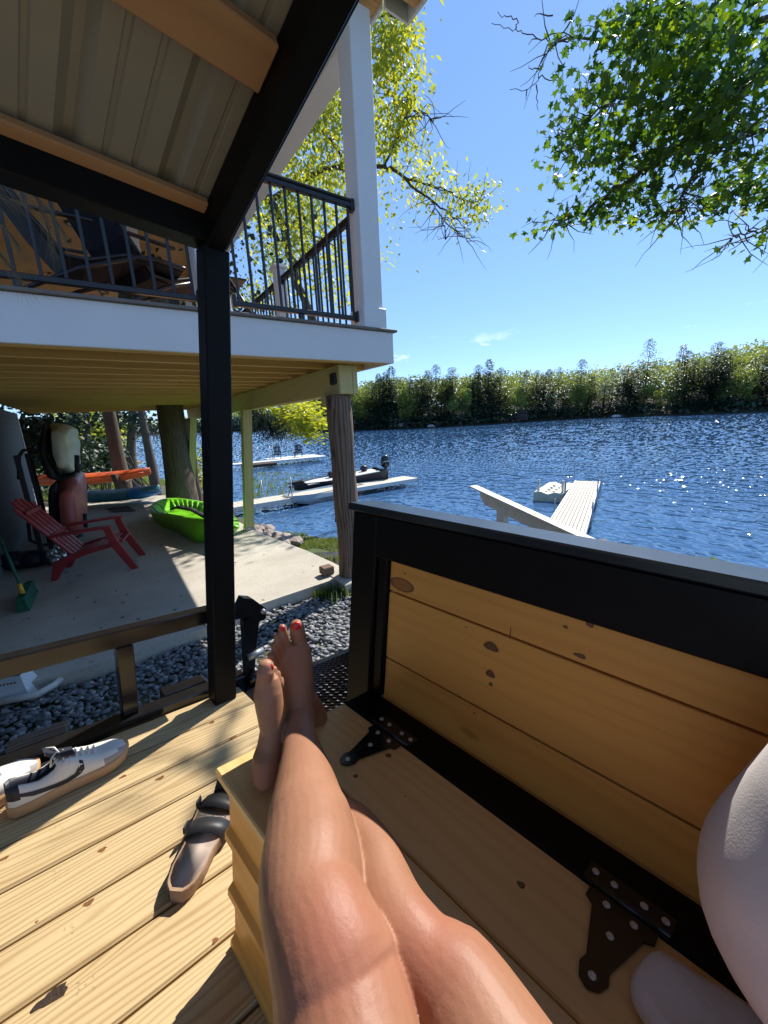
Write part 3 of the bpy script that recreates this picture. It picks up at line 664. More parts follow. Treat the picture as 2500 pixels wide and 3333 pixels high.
# ramp latch beside the post
lt = link('ramp_latch', None, Matrix.Translation(T(.72, 1.52, .2)), tr)
mb = MB(); mb.prism([(.655, 1.50, .318), (.69, 1.50, .385), (.73, 1.50, .372), (.785, 1.50, .315), (.785, 1.50, .268), (.74, 1.50, .262), (.72, 1.50, .30), (.655, 1.50, .30)], (0, .045, 0), T); mb.build('latch_head', M['steel'], lt)
mb = MB(); mb.prism([(.722, 1.505, .30), (.758, 1.505, .27), (.742, 1.505, .16), (.728, 1.505, .02), (.694, 1.505, .02), (.690, 1.505, .28)], (0, .035, 0), T); mb.build('latch_arm', M['steel'], lt)
for q0, q1, r_, mt in (((.772, 1.49, .305), (.772, 1.555, .305), .011, 'galv'), ((.70, 1.50, .115), (.768, 1.50, .125), .016, 'galv'), ((.70, 1.495, .025), (.76, 1.49, .0), .03, 'steel')): mb = MB(); mb.tube([T(*q0), T(*q1)], r_, 12); mb.build('latch_pin', M[mt], lt)
mb = MB()
for k in range(9): mb.tube([T(.722+.012*k/2+math.cos(q/8*6.283)*.0, 1.49+math.cos(q/8*6.283)*.024, .01+math.sin(q/8*6.283)*.024) for q in range(9)], .003, 5)
mb.build('latch_spring', M['steel'], lt)
# expanded-metal platform beyond the deck
ml = link('mesh_platform', None, Matrix.Translation(T(1.0, 1.2, -.06)), tr)
mb = MB(); mb.box((.80, 1.50, -.10), (1.42, 1.53, -.045), T, .004); mb.box((.80, .3, -.10), (.83, 1.498, -.05), T, .004); mb.box((1.39, .3, -.10), (1.42, 1.498, -.045), T, .004); mb.build('platform_frame', M['steel'], ml)
mb = MB(); pa, pb = .030, .014
b = .30; j = 0
while b < 1.50:                               # rows of flattened diamonds
    a = .83
    pts = []
    i = 0
    while a < 1.39:
        pts.append((a, b+(pb*.9 if i % 2 else 0))); a += pa/2; i += 1
    for (a0, b0_), (a1, b1_) in zip(pts, pts[1:]):
        w_ = .0022; mb.add([T(a0, b0_-w_, -.058), T(a1, b1_-w_, -.058), T(a1, b1_+w_, -.050), T(a0, b0_+w_, -.050)], [(0, 1, 2, 3)])
        mb.add([T(a0, b0_-w_, -.061), T(a1, b1_-w_, -.061), T(a1, b1_-w_, -.058), T(a0, b0_-w_, -.058)], [(0, 1, 2, 3)])
    for (a0, b0_), (a1, b1_) in zip(pts, pts[1:]):
        w_ = .0022; q = lambda y: b+pb*1.8-(y-b)+.0
        mb.add([T(a0, q(b0_)-w_, -.058), T(a1, q(b1_)-w_, -.058), T(a1, q(b1_)+w_, -.050), T(a0, q(b0_)+w_, -.050)], [(0, 1, 2, 3)])
    b += pb*1.8
struct(mb.build('expanded_metal', M['steel'], ml), 'stuff')
# wheel and fender past the rail, at the left edge
wh = link('wheel', None, Matrix.Translation(T(-.29, 1.72, -.22)), tr)
ax = Vector(nrm(t2)); cw = T(-.37, 1.70, -.19)
e1 = Vector(nrm(t1)); e2 = Vector(tn)
mb = MB(); rings = []
for (r_, w_) in ((.17, -.01), (.20, 0), (.255, .0), (.272, .015), (.275, .05), (.275, .13), (.27, .16), (.255, .175), (.2, .175), (.17, .16)):
    rings.append([cw+ax*w_+(e1*math.cos(2*math.pi*k/64)+e2*math.sin(2*math.pi*k/64))*(r_*(1.0+(.012 if k % 2 else -.006)*(r_ > .25))) for k in range(64)])
mb.loft(rings, cap=False); mb.build('tyre', M['dark'], wh)
mb = MB(); mb.tube([cw+ax*.02, cw+ax*.15], [.17, .17], 32); mb.build('rim', M['galv'], wh)
mb = MB()                                      # diamond-plate fender
fv = []
for i in range(15):
    t_ = R(18+i*9)
    for w_ in (-.04, .21): fv.append(cw+ax*w_+(e1*math.cos(t_)+e2*math.sin(t_))*.315)
mb.add(fv, [(2*i, 2*i+1, 2*i+3, 2*i+2) for i in range(14)], smooth=True)
for i in range(15):
    t_ = R(18+i*9); 
mb.add([q for i in range(15) for q in (cw-ax*.04+(e1*math.cos(R(18+i*9))+e2*math.sin(R(18+i*9)))*.315, cw-ax*.04+(e1*math.cos(R(18+i*9))+e2*math.sin(R(18+i*9)))*.285)], [(2*i, 2*i+1, 2*i+3, 2*i+2) for i in range(14)])
for i in range(44):
    for j in range(8):
        t_ = R(20+i*2.8); w_ = -.025+j*.03+(i % 2)*.015; c_ = cw+ax*w_+(e1*math.cos(t_)+e2*math.sin(t_))*.316
        tg = (-e1*math.sin(t_)+e2*math.cos(t_)); dd = (tg*.8+ax*(.6 if (i+j) % 2 else -.6)).normalized(); nn_ = (e1*math.cos(t_)+e2*math.sin(t_)); sdv = dd.cross(nn_)
        mb.add([c_-dd*.011, c_-sdv*.003, c_+dd*.011, c_+sdv*.003, c_+nn_*.0025], [(0, 1, 4), (1, 2, 4), (2, 3, 4), (3, 0, 4)])
mb.build('diamond_plate_fender', M['steel'], wh)

# ================================================================== BENCH
bn = thing('storage_bench', 'pine storage bench with black framed backrest and hinged seat lid', 'bench', T(.4, 0, 0))
SH = .42
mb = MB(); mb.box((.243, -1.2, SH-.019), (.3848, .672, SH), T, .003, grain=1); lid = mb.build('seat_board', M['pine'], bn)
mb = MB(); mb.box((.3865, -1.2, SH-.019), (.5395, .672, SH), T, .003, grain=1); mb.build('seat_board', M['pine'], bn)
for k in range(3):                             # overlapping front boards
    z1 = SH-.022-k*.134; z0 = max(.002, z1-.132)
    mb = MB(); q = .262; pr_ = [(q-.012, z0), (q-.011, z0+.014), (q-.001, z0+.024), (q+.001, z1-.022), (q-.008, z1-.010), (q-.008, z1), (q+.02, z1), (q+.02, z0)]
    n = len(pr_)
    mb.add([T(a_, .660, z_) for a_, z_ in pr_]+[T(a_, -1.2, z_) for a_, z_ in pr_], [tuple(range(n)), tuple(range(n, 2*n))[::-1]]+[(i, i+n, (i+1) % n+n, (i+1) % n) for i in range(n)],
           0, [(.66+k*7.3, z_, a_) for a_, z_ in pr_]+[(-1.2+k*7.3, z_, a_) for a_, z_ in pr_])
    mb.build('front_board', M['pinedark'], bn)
for k in range(3):
    z1 = SH-.022-k*.134; z0 = max(.002, z1-.132)
    mb = MB(); mb.box((.284, .640, z0), (.60, .657, z1-.001), T, .003); mb.build('end_board', M['pinedark'], bn)
mb = MB(); mb.box((.541, -1.2, SH-.03), (.622, .672, SH+.001), T, .003, grain=1); mb.build('hinge_board', M['black'], bn)
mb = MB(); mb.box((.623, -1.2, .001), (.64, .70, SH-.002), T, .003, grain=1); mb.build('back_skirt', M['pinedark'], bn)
lean = .028
def BK(a, b, c): return T(a+(c-SH)*lean, b, c)
mb = MB(); mb.box((.603, .660, .002), (.655, .742, .868), BK, .004, grain=2); mb.build('back_post', M['black'], bn)
mb = MB(); mb.box((.590, -1.2, .870), (.668, .746, .888), BK, .003, grain=1); mb.build('cap_rail', M['blackcap'], bn)
mb = MB(); mb.box((.600, -1.2, .772), (.622, .658, .868), BK, .003, grain=1); mb.build('upper_frame_rail', M['black'], bn)
mb = MB(); mb.box((.612, .630, SH+.002), (.640, .658, .771), BK, .003, grain=2); mb.build('frame_stile', M['black'], bn)
mb = MB(); mb.box((.6405, -1.2, SH+.002), (.652, .629, .866), BK, .001); mb.build('gap_light_blocker', M['black'], bn)  # black sheet added behind the boards to block light through their gaps
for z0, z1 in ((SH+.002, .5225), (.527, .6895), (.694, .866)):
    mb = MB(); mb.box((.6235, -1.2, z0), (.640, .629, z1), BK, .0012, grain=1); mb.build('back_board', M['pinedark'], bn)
# strap hinges
def hinge(b0, flip=1, name='strap_hinge'):
    h = link(name, None, Matrix.Translation(T(.54, b0, SH)), bn)
    z = SH+.0012
    mb = MB(); mb.prism([(.545, b0-.052, z+.0), (.545, b0+.052, z), (.572, b0+.052, z), (.572, b0-.052, z)], (0, 0, .003), T); mb.build('hinge_plate', M['steel'], h)
    mb = MB(); mb.prism([(.5405, b0-.040, z), (.520, b0-.040, z), (.514, b0-.030, z), (.450, b0-.013, z), (.438, b0-.016, z), (.424, b0-.011, z), (.418, b0, z), (.424, b0+.011, z), (.438, b0+.016, z), (.450, b0+.013, z), (.514, b0+.030, z), (.520, b0+.040, z), (.5405, b0+.040, z)], (0, 0, .003), T); mb.build('strap', M['steel'], h)
    mb = MB(); mb.tube([T(.5425, b0-.05, z+.004), T(.5425, b0+.05, z+.004)], .0045, 10); mb.build('hinge_barrel', M['steel'], h)
    for (a_, b_) in ((.560, b0-.042), (.560, b0-.018), (.560, b0+.018), (.560, b0+.042), (.525, b0-.016), (.525, b0+.016), (.490, b0+.0), (.433, b0)):
        mb = MB(); c_ = T(a_, b_, z+.003); nn_ = Vector(tn)
        rings = [[c_+(Vector(t1)*math.cos(k*math.pi/8)+Vector(np.cross(tn, t1))*math.sin(k*math.pi/8))*r_+nn_*h_ for k in range(16)] for r_, h_ in ((.0048, 0), (.0045, .0012), (.0028, .0018), (.0012, .0012), (.0004, .0008))]
        mb.loft(rings); mb.build('screw', M['screw'], h)
HB = [.527, .090]
for hb in HB: hinge(hb)

# ================================================================== PATIO THINGS
def hv(x, y, v):                              # house coordinates of a photo pixel on the plane at distance v
    r = ray(x, y); p0 = HO+hB*v; s = np.dot(p0-np.array([0, 0, CAMZ]), hB)/np.dot(r, hB)
    P = np.array([0, 0, CAMZ])+r*s-HO; return P@hA, P[2]
# adirondack chair
def frame_at(o, yaw):
    c, s_ = math.cos(yaw), math.sin(yaw)
    return lambda x, y, z: Vector((o[0]+x*c-y*s_, o[1]+x*s_+y*c, o[2]+z))
def adirondack(o, yaw, mat, label, sc=1.0, group=None, cat='chair'):
    f0 = frame_at(o, yaw); fr = lambda x, y, z: f0(x*sc, y*sc, z*sc)
    t = thing('adirondack_chair', label, cat, o, group)
    for y in (-.25, .25):                      # rear legs run forward and up into the seat rail
        mb = MB(); mb.prism([(-.40, y-.02, 0), (-.34, y-.02, 0), (-.20, y-.02, .20), (.02, y-.02, .27), (.34, y-.02, .33), (.34, y-.02, .38), (-.02, y-.02, .33), (-.24, y-.02, .27), (-.34, y-.02, .22)], (0, .04, 0), fr); mb.build('rear_leg', mat, t)
        mb = MB(); mb.prism([(.52, y*1.16-.02, 0), (.44, y*1.16-.02, .0), (.28, y*1.16-.02, .34), (.24, y*1.16-.02, .56), (.31, y*1.16-.02, .58), (.35, y*1.16-.02, .42)], (0, .045, 0), fr); mb.build('front_leg', mat, t)
        mb = MB(); mb.prism([(-.28, y*1.2-.045, .545), (.20, y*1.25-.055, .575), (.33, y*1.25-.05, .572), (.33, y*1.25+.05, .572), (.20, y*1.25+.055, .575), (-.28, y*1.2+.03, .545)], (0, 0, .028), fr); mb.build('armrest', mat, t)
    for k in range(6):
        x = .37-k*.088; z = .385-k*.022-(.03 if k == 0 else 0)
        mb = MB(); mb.box((x-.036, -.255, z), (x+.036, .255, z+.018), fr, .006); mb.build('seat_slat', mat, t)
    for k in range(5):
        y = -.2+k*.1; top_ = 1.0-abs(k-2)**2*.022
        L0, L1 = (-.13, .27), (-.13-.48*(top_-.27)/.73, top_)
        mb = MB(); q = [(L0[0], y-.033, L0[1]), (L0[0], y+.033, L0[1]), (L1[0], y*1.12+.040, L1[1]-.01), (L1[0]-.01, y*1.12+.012, L1[1]+.012), (L1[0]-.01, y*1.12-.012, L1[1]+.012), (L1[0], y*1.12-.040, L1[1]-.01)]
        mb.prism(q, (-.016, 0, -.012), fr); mb.build('back_slat', mat, t)
    mb = MB(); mb.box((-.315, -.24, .50), (-.29, .24, .56), fr, .006); mb.box((-.50, -.20, .82), (-.475, .20, .87), fr, .006); mb.build('back_brace', mat, t)
    return t
fa = atz(403, 1854, 0); ra = atz(180, 1890, 0); yw = math.atan2((fa-ra).y, (fa-ra).x)
adirondack(((fa.x+ra.x)/2-.24*math.sin(yw)*-1*-1+.0, (fa.y+ra.y)/2+.25*math.cos(yw), 0), yw, M['red'], 'faded red plastic adirondack chair on the shaded patio under the deck', .94)

# lime sit-on-top kayak lying on the slab
t = thing('kayak', 'lime green sit-on-top kayak lying on the sunny edge of the concrete patio', 'kayak', atz(620, 1700, 0))
def outline(pxs, z): return [atz(x, y, z) for x, y in pxs]
rim = [(487, 1655), (494, 1642), (512, 1630), (540, 1622), (580, 1621), (620, 1626), (665, 1634), (720, 1650), (765, 1680), (778, 1712), (745, 1712), (690, 1700), (628, 1690), (575, 1682), (530, 1674), (500, 1666)]
def rs(P, n=64):                              # resample a closed outline smoothly
    P = [Vector(p) for p in P]; m = len(P); o_ = []
    for i in range(n):
        f = i*m/n; k = int(f); g = f-k; a, b_, c, d = P[(k-1) % m], P[k], P[(k+1) % m], P[(k+2) % m]
        o_.append(.5*((2*b_)+(c-a)*g+(2*a-5*b_+4*c-d)*g*g+(3*b_-a-3*c+d)*g**3))
    return o_
Rm = rs(outline(rim, .34)); cen = sum(Rm, Vector())/len(Rm)
base = [(500, 1690), (505, 1680), (520, 1670), (545, 1655), (585, 1650), (625, 1660), (665, 1668), (715, 1690), (745, 1715), (765, 1738), (735, 1745), (690, 1755), (637, 1764), (585, 1735), (545, 1720), (515, 1706)]
Bs = rs(outline(base, .02)); cb = sum(Bs, Vector())/len(Bs)
mid = [b_.lerp(r_, .55)+(b_.lerp(r_, .5)-cen).normalized()*.05 for b_, r_ in zip(Bs, Rm)]
for i in range(64): mid[i].z = .24
rings = [[cb.lerp(b_, .6)+Vector((0, 0, -.005)) for b_ in Bs], Bs, mid, [r_-Vector((0, 0, .03)) for r_ in Rm], Rm, [cen.lerp(r_, .88)+Vector((0, 0, .012)) for r_ in Rm]]
mb = MB(); mb.loft(rings, cap=False)
mb.build('hull', M['green'], t)
mb = MB(); rings = [[cen.lerp(r_, .88)+Vector((0, 0, .012)) for r_ in Rm], [cen.lerp(r_, .80)+Vector((0, 0, -.01)) for r_ in Rm], [cen.lerp(r_, .70)+Vector((0, 0, -.12)) for r_ in Rm], [cen.lerp(r_, .35)+Vector((0, 0, -.15)) for r_ in Rm], [cen.lerp(r_, .05)+Vector((0, 0, -.15)) for r_ in Rm]]
mb.loft(rings, cap=False); mb.build('cockpit', M['green'], t)
for k in range(7):
    a_ = Rm[10+k]; mb = MB(); q0 = cen.lerp(Rm[13+k*2], .82)+Vector((0, 0, -.0)); q1 = cen.lerp(Rm[13+k*2], .60)+Vector((0, 0, -.13)); mb.tube([q0, q1], .018, 8); mb.build('footwell_rib', M['green'], t)
mb = MB(); sp = [cen+(Rm[0]-cen)*.38+Vector((0, 0, .0)), cen+(Rm[60]-cen)*.25+Vector((0, 0, .05)), cen+(Rm[44]-cen)*.25+Vector((0, 0, .05)), cen+(Rm[40]-cen)*.5+Vector((0, 0, .0))]
mb.tube(rs(sp)[:1]+[sp[0].lerp(sp[1], .5)]+sp[1:3]+[sp[3]], .045, 10, flat=.5); mb.build('seat_back', M['dark'], t)
for (i, j) in ((2, 58), (6, 54), (34, 44)):
    mb = MB(); mb.tube([Rm[i]+Vector((0, 0, .012)), (Rm[i]+Rm[j])/2+Vector((0, 0, .04)), Rm[j]+Vector((0, 0, .012))], .006, 6); mb.build('bungee', M['dark'], t)

# kayaks standing on edge on the wall rack
def rack_kayak(name_label, poly, v0, v1, mat, dark, taper):
    pts = [hv(x, y, v0+.5) for x, y in poly]; cu = sum(p[0] for p in pts)/len(pts); cz = sum(p[1] for p in pts)/len(pts)
    t = thing('kayak', name_label, 'kayak', Hh(cu, (v0+v1)/2, cz), 'kayaks stored on the wall rack')
    rings = []
    for s in np.linspace(0, 1, 15):
        k = min(1, (math.sin(math.pi*min(1, max(0, .5*s/taper))) if s < taper else 1)*.75+.25*min(1, s/taper*2)) if s < taper else (1 if s < .7 else max(.12, math.cos((s-.7)/.3*1.45)))
        k = max(k, .12 if s else .55); 
        rings.append([Hh(cu+(p[0]-cu)*k, v0+(v1-v0)*s, cz+(p[1]-cz)*(k*.8+.2)) for p in rs([(p_[0], p_[1], 0) for p_ in pts], 40)])
    mb = MB(); mb.loft(rings); h = mb.build('hull', mat, t)
    return t, cu, cz, pts
t, cu, cz, pts = rack_kayak('cream hulled kayak standing on edge, topmost on the black wall rack', [(160, 1385), (175, 1377), (200, 1378), (228, 1392), (234, 1410), (233, 1425), (243, 1448), (241, 1480), (242, 1520), (243, 1532), (225, 1543), (190, 1543), (180, 1520), (165, 1482), (162, 1430)], 3.3, 6.2, M['cream'], M['dark'], .18)
mb = MB()
dk = rs([(*hv(x, y, 3.75), 0) for x, y in [(158, 1380), (146, 1400), (140, 1440), (142, 1480), (150, 1520), (168, 1548), (205, 1556), (245, 1545), (248, 1536), (225, 1546), (190, 1546), (178, 1520), (163, 1482), (160, 1430)]], 48)
mb.loft([[Hh(p.x*1, v_, p.y) for p in dk] for v_ in (3.42, 3.9, 4.6, 5.6)]); mb.build('deck_side', M['dark'], t)
mb = MB(); mb.tube([Hh(*[(a_, 3.34, b_) for a_, b_ in [hv(253, 1480, 3.5)]][0]), Hh(*[(a_, 3.34, b_) for a_, b_ in [hv(254, 1535, 3.5)]][0])], .028, 10); mb.build('carry_handle', M['dark'], t)
t, cu, cz, pts = rack_kayak('faded red kayak standing on edge on the wall rack under the cream kayak', [(185, 1580), (200, 1560), (225, 1554), (252, 1562), (266, 1585), (270, 1630), (273, 1690), (272, 1728), (250, 1742), (215, 1740), (190, 1725), (188, 1670), (184, 1625)], 3.25, 6.0, M['pinkred'], M['dark'], .2)
mb = MB(); dk = rs([(*hv(x, y, 3.8), 0) for x, y in [(192, 1570), (170, 1578), (165, 1620), (168, 1680), (162, 1730), (190, 1745), (192, 1700), (194, 1640)]], 40)
mb.loft([[Hh(p.x, v_, p.y) for p in dk] for v_ in (3.5, 4.2, 5.4)]); mb.build('deck_side', M['dark'], t)
mb = MB(); mb.tube([Hh(hv(277, 1668, 3.5)[0], 3.4, hv(277, 1668, 3.5)[1]), Hh(hv(280, 1712, 3.5)[0], 3.4, hv(280, 1712, 3.5)[1])], .024, 10); mb.build('carry_handle', M['dark'], t)
t = thing('kayak_rack', 'black tube kayak rack standing against the blue grey house wall', 'rack', Hh(-3.45, 3.6, PZ))
for vv, px in ((3.3, [(52, 1482), (100, 1780)]), (3.6, [(88, 1476), (108, 1640)]), (4.4, [(100, 1500), (118, 1700)])):
    u_, z_ = hv(*px[0], vv); mb = MB(); mb.box((u_-.025, vv-.025, PZ), (u_+.025, vv+.025, z_), Hh, .004); mb.build('upright', M['dark'], t)
for px in ([(62, 1560), (62, 1485), (75, 1466), (100, 1464), (150, 1470), (200, 1548)], [(92, 1700), (98, 1760), (140, 1775), (230, 1758), (268, 1740)]):
    mb = MB(); mb.tube([Hh(hv(x, y, 3.45)[0], 3.45, hv(x, y, 3.45)[1]) for x, y in px], .02, 10); mb.build('cradle_arm', M['dark'], t)
# broom
t = thing('broom', 'push broom with green handle, yellow socket and dark green bristles leaning on the wall', 'broom', atz(90, 1965, 0))
bh = atz(84, 1960, .05); 
mb = MB(); mb.tube([atd(0, 1752, (atz(0, 1942, 0)-Vector((0, 0, CAMZ))).length*.93), atd(66, 1905, (bh-Vector((0, 0, CAMZ))).length*.99)], .013, 12); mb.build('handle', M['broomgreen'], t)
mb = MB(); mb.tube([atd(62, 1900, (bh-Vector((0, 0, CAMZ))).length*.99), atd(74, 1932, (bh-Vector((0, 0, CAMZ))).length*.99)], [.018, .022], 12); mb.build('socket', M['yellow'], t)
a0, a1 = atz(78, 1990, 0), atz(106, 1930, 0); sd_ = (a1-a0).normalized(); nrm_ = Vector((-sd_.y, sd_.x, 0))
fb = lambda x, y, z: a0+sd_*x+nrm_*y+Vector((0, 0, z+.0))
Lb = (a1-a0).length
mb = MB(); mb.box((-.02, -.035, .10), (Lb+.02, .035, .135), fb, .006); mb.build('block', M['broomgreen'], t)
mb = MB(); rings = [[fb(x_*Lb+(.02 if x_ else -.02)*1, y_*s_, z_) for x_, y_ in ((0, -.03), (1, -.03), (1, .03), (0, .03))] for z_, s_ in ((0.004, 1.6), (.05, 1.2), (.099, 1))]
mb.loft(rings, smooth=False); mb.build('bristles', M['broomgreen'], t)
# door mat
mm = outline([(345, 1656), (368, 1669), (442, 1664), (418, 1649)], .0)
mb = MB(); mb.add([p+Vector((0, 0, z_)) for z_ in (.002, .014) for p in mm], [(0, 1, 2, 3), (4, 7, 6, 5)]+[(k, (k+1) % 4, (k+1) % 4+4, k+4) for k in range(4)])
tag(mb.build('door_mat', M['brown']), 'small dark brown mat lying flat on the patio beyond the red chair', 'mat')
# tarp bundle by the wall
mb = MB(); c0 = atz(105, 1822, .09)
for (dx, dy, r_) in ((-.22, 0, .13), (0, .05, .12), (.18, .08, .10)):
    V0 = []; n = 12
    for i in range(n+1):
        for k in range(20):
            th, ph = math.pi*i/n, math.pi*k/10; d = Vector((math.sin(th)*math.cos(ph), math.sin(th)*math.sin(ph), math.cos(th)))
            q = 1+.22*mnoise.noise(d*2.3+Vector((dx*9, 0, 0))); V0.append(c0+Vector((dx, dy, 0))+Vector((d.x*r_*1.5*q, d.y*r_*1.3*q, d.z*r_*q*.9)))
    mb.add(V0, [(i*20+k, (i+1)*20+k, (i+1)*20+(k+1) % 20, i*20+(k+1) % 20) for i in range(n) for k in range(20)], smooth=True)
bt = thing('tarp_bundle', 'crumpled dark tarp bundle on the floor behind the red chair', 'tarp', atz(105, 1822, 0)); mb.build('tarp', M['clothdark'], bt)
mb = MB(); c0 = atz(185, 1810, .1); V0 = []
for i in range(13):
    for k in range(20):
        th, ph = math.pi*i/12, math.pi*k/10; d = Vector((math.sin(th)*math.cos(ph), math.sin(th)*math.sin(ph), math.cos(th))); q = 1+.35*mnoise.noise(d*4)
        V0.append(c0+Vector((d.x*.13*q, d.y*.12*q, d.z*.10*q)))
mb.add(V0, [(i*20+k, (i+1)*20+k, (i+1)*20+(k+1) % 20, i*20+(k+1) % 20) for i in range(12) for k in range(20)]); mb.build('foil_bag', M['foil'], bt)
# white downspout extension / bucket lying on the gravel
t = thing('downspout_outlet', 'white plastic downspout outlet with a bent pipe lying on the gravel', 'drain pipe', atz(70, 2255, -.09))
g0 = atz(62, 2262, -.08); ff = frame_at(g0, R(14))
mb = MB(); mb.loft([[ff(x_, y_, z_) for x_, y_ in ((-.11*s_, -.08*s_), (.11*s_, -.08*s_), (.11*s_, .08*s_), (-.11*s_, .08*s_))] for z_, s_ in ((0, 1), (.12, .72), (.17, .66))], smooth=False); mb.build('housing', M['white'], t)
mb = MB(); mb.loft([[ff(x_, y_, z_) for x_, y_ in ((-.07, -.05), (.07, -.05), (.06, .05), (-.06, .05))] for z_ in (.172, .19)], smooth=False); mb.build('opening', M['dark'], t)
mb = MB(); mb.tube([ff(-.10, -.09, .03), atz(120, 2262, -.03), atz(175, 2230, -.04), atz(215, 2195, -.05), atz(233, 2168, -.07)], .022, 12); mb.build('pipe', M['whitewarm'], t)
for k in range(5):
    mb = MB(); mb.tube([ff(-.04+k*.02, -.0605, .13), ff(-.04+k*.02, -.064, .13)], .005, 8); mb.build('vent_hole', M['dark'], t)
# weathered board lying by the wheel
wb0 = atz(150, 2400, -.07)
fw_ = frame_at(wb0, R(35)); mb = MB(); mb.box((-.16, -.05, 0), (.10, .05, .035), fw_, .005); tag(mb.build('plank_offcut', M['log']), 'weathered board offcut lying on the gravel beside the trailer wheel', 'board')

# kayaks on the far rack, crossing behind the house corner
def side_kayak(px0, px1, z0, mat, label, hh, wd=.34):
    p0, p1 = atz(*px0, z0), atz(*px1, z0); d = (p1-p0); Ln = d.length; d.normalize(); e = Vector((-d.y, d.x, 0))
    t = thing('kayak', label, 'kayak', (p0+p1)/2, 'kayaks on the outdoor rack')
    rings = []
    for s in np.linspace(0, 1, 22):
        k = max(.06, math.sin(math.pi*min(1, max(0, s)))**.55); c_ = p0+d*Ln*s+Vector((0, 0, .10*(2*s-1)**2))
        rings.append([c_+e*math.cos(a_)*wd*k+Vector((0, 0, (math.sin(a_)*hh*(.6+.4*k)*(1 if math.sin(a_) > 0 else 1.1)))) for a_ in np.linspace(0, 2*math.pi, 25)[:-1]])
    mb = MB(); mb.loft(rings); mb.build('hull', mat, t); 
    mb = MB(); mb.tube([p0+d*Ln*s+Vector((0, 0, .10*(2*s-1)**2))-e*(wd*max(.06, math.sin(math.pi*s)**.55)+.004) for s in np.linspace(.04, .96, 20)], .014, 6); mb.build('seam_edge', mat, t)
    return t
side_kayak((60, 1572), (492, 1545), .52, M['orange'], 'long orange kayak lying level on the rack beyond the patio', .135)
k2 = side_kayak((200, 1622), (522, 1603), .22, M['teal'], 'teal and blue kayak lying low in front of the pine trunk', .13)
kp = atz(440, 1607, .22); kq = atz(520, 1602, .22); dd = (kq-kp).normalized(); ee = Vector((-dd.y, dd.x, 0))
mb = MB(); rings = []
for s in np.linspace(0, 1, 12):
    k = max(.1, math.cos(s*1.5))**.5; rings.append([kp+dd*(kq-kp).length*s+ee*math.cos(a_)*.355*k+Vector((0, 0, math.sin(a_)*.145*k+.02)) for a_ in np.linspace(0, 2*math.pi, 25)[:-1]])
mb.loft(rings); mb.build('blue_bow', M['blue'], k2)
rt = thing('storage_rack', 'short dark stained timber post holding the outdoor kayak rack', 'rack', atz(405, 1625, 0))
pb = atz(404, 1622, 0)
mb = MB(); mb.loft([[pb+Vector((x_*.06-q*.12, y_*.06, z_)) for x_, y_ in ((-1, -1), (1, -1), (1, 1), (-1, 1))] for z_, q in ((-.1, 0), (.62, 1))], smooth=False); mb.build('rack_post', M['brown'], rt)
pb2 = atz(255, 1630, 0)+Vector((0, .3, 0))
mb = MB(); mb.loft([[pb2+Vector((x_*.05, y_*.05, z_)) for x_, y_ in ((-1, -1), (1, -1), (1, 1), (-1, 1))] for z_ in (-.1, .42)], smooth=False); mb.build('rack_post', M['brown'], rt)
mb = MB(); mb.tube([pb+Vector((-.08, 0, .36)), pb+Vector((-.3, .9, .36))], .03, 8); mb.tube([pb2+Vector((0, -.2, .36)), pb2+Vector((0, .7, .36))], .03, 8); mb.build('rack_arm', M['brown'], rt)

# black reclining chairs up on the porch
def recliner(u, v, label, yaw=0, zt=.292, grp='black recliners on the porch', s=1.0):
    c, s_ = math.cos(yaw), math.sin(yaw); f = lambda x, y, z: Hh(u+(x*c-y*s_)*s, v+(x*s_+y*c)*s, zt+z*s)
    t = thing('reclining_chair', label, 'chair', Hh(u, v, zt), grp)
    # sling: foot to head
    prof_ = [(.70, .42), (.50, .45), (.30, .44), (.05, .36), (-.08, .37), (-.25, .62), (-.42, .95), (-.52, 1.18)]
    mb = MB(); A_ = [f(x, -.26, z) for x, z in prof_]+[f(x, .26, z) for x, z in prof_]+[f(x-.012, -.26, z-.02) for x, z in prof_]+[f(x-.012, .26, z-.02) for x, z in prof_]; n = len(prof_)
    mb.add(A_, [(i, i+1, n+i+1, n+i) for i in range(n-1)]+[(2*n+i, 3*n+i, 3*n+i+1, 2*n+i+1) for i in range(n-1)]+[(i, 2*n+i, 2*n+i+1, i+1) for i in range(n-1)]+[(n+i, n+i+1, 3*n+i+1, 3*n+i) for i in range(n-1)], smooth=False)
    mb.build('sling', M['navy'], t)
    for y in (-.29, .29):
        mb = MB(); mb.tube([f(x, y, z) for x, z in prof_], .016, 8); mb.build('side_tube', M['rail'], t)
        mb = MB(); mb.tube([f(-.50, y*1.05, .02), f(.0, y*1.05, .30), f(.38, y*1.05, .44)], .015, 8); mb.build('leg', M['rail'], t)
        mb = MB(); mb.box((-.25, y*1.1-.02, .60), (.12, y*1.1+.02, .62), f, .006); mb.build('armrest', M['rail'], t)
        for i in range(18):
            g = i/18; x = -.08-.44*g; z = .37+.81*g
            if i % 3 == 1: mb = MB(); mb.tube([f(x, y, z), f(x+.005, y*.88, z+.008)], .006, 5); mb.build('lacing', M['galv'], t)
    mb = MB(); mb.box((-.56, -.2, 1.05), (-.47, .2, 1.2), f, .03); mb.build('head_pillow', M['navy'], t)
    return t
recliner(-2.30, .70, 'black reclining chair on the porch leaning back behind the railing, left of the pair', R(4), s=.95)
recliner(-1.86, .85, 'black reclining chair on the porch nearer the black post, right of the pair', R(22), s=.95)
t = thing('folding_chair', 'folded black lattice-sided chair leaning on the porch right of the black post', 'chair', Hh(-1.2, .5, .292))
f = lambda x, y, z: Hh(-1.30+x, .5+y, .292+z)
mb = MB()
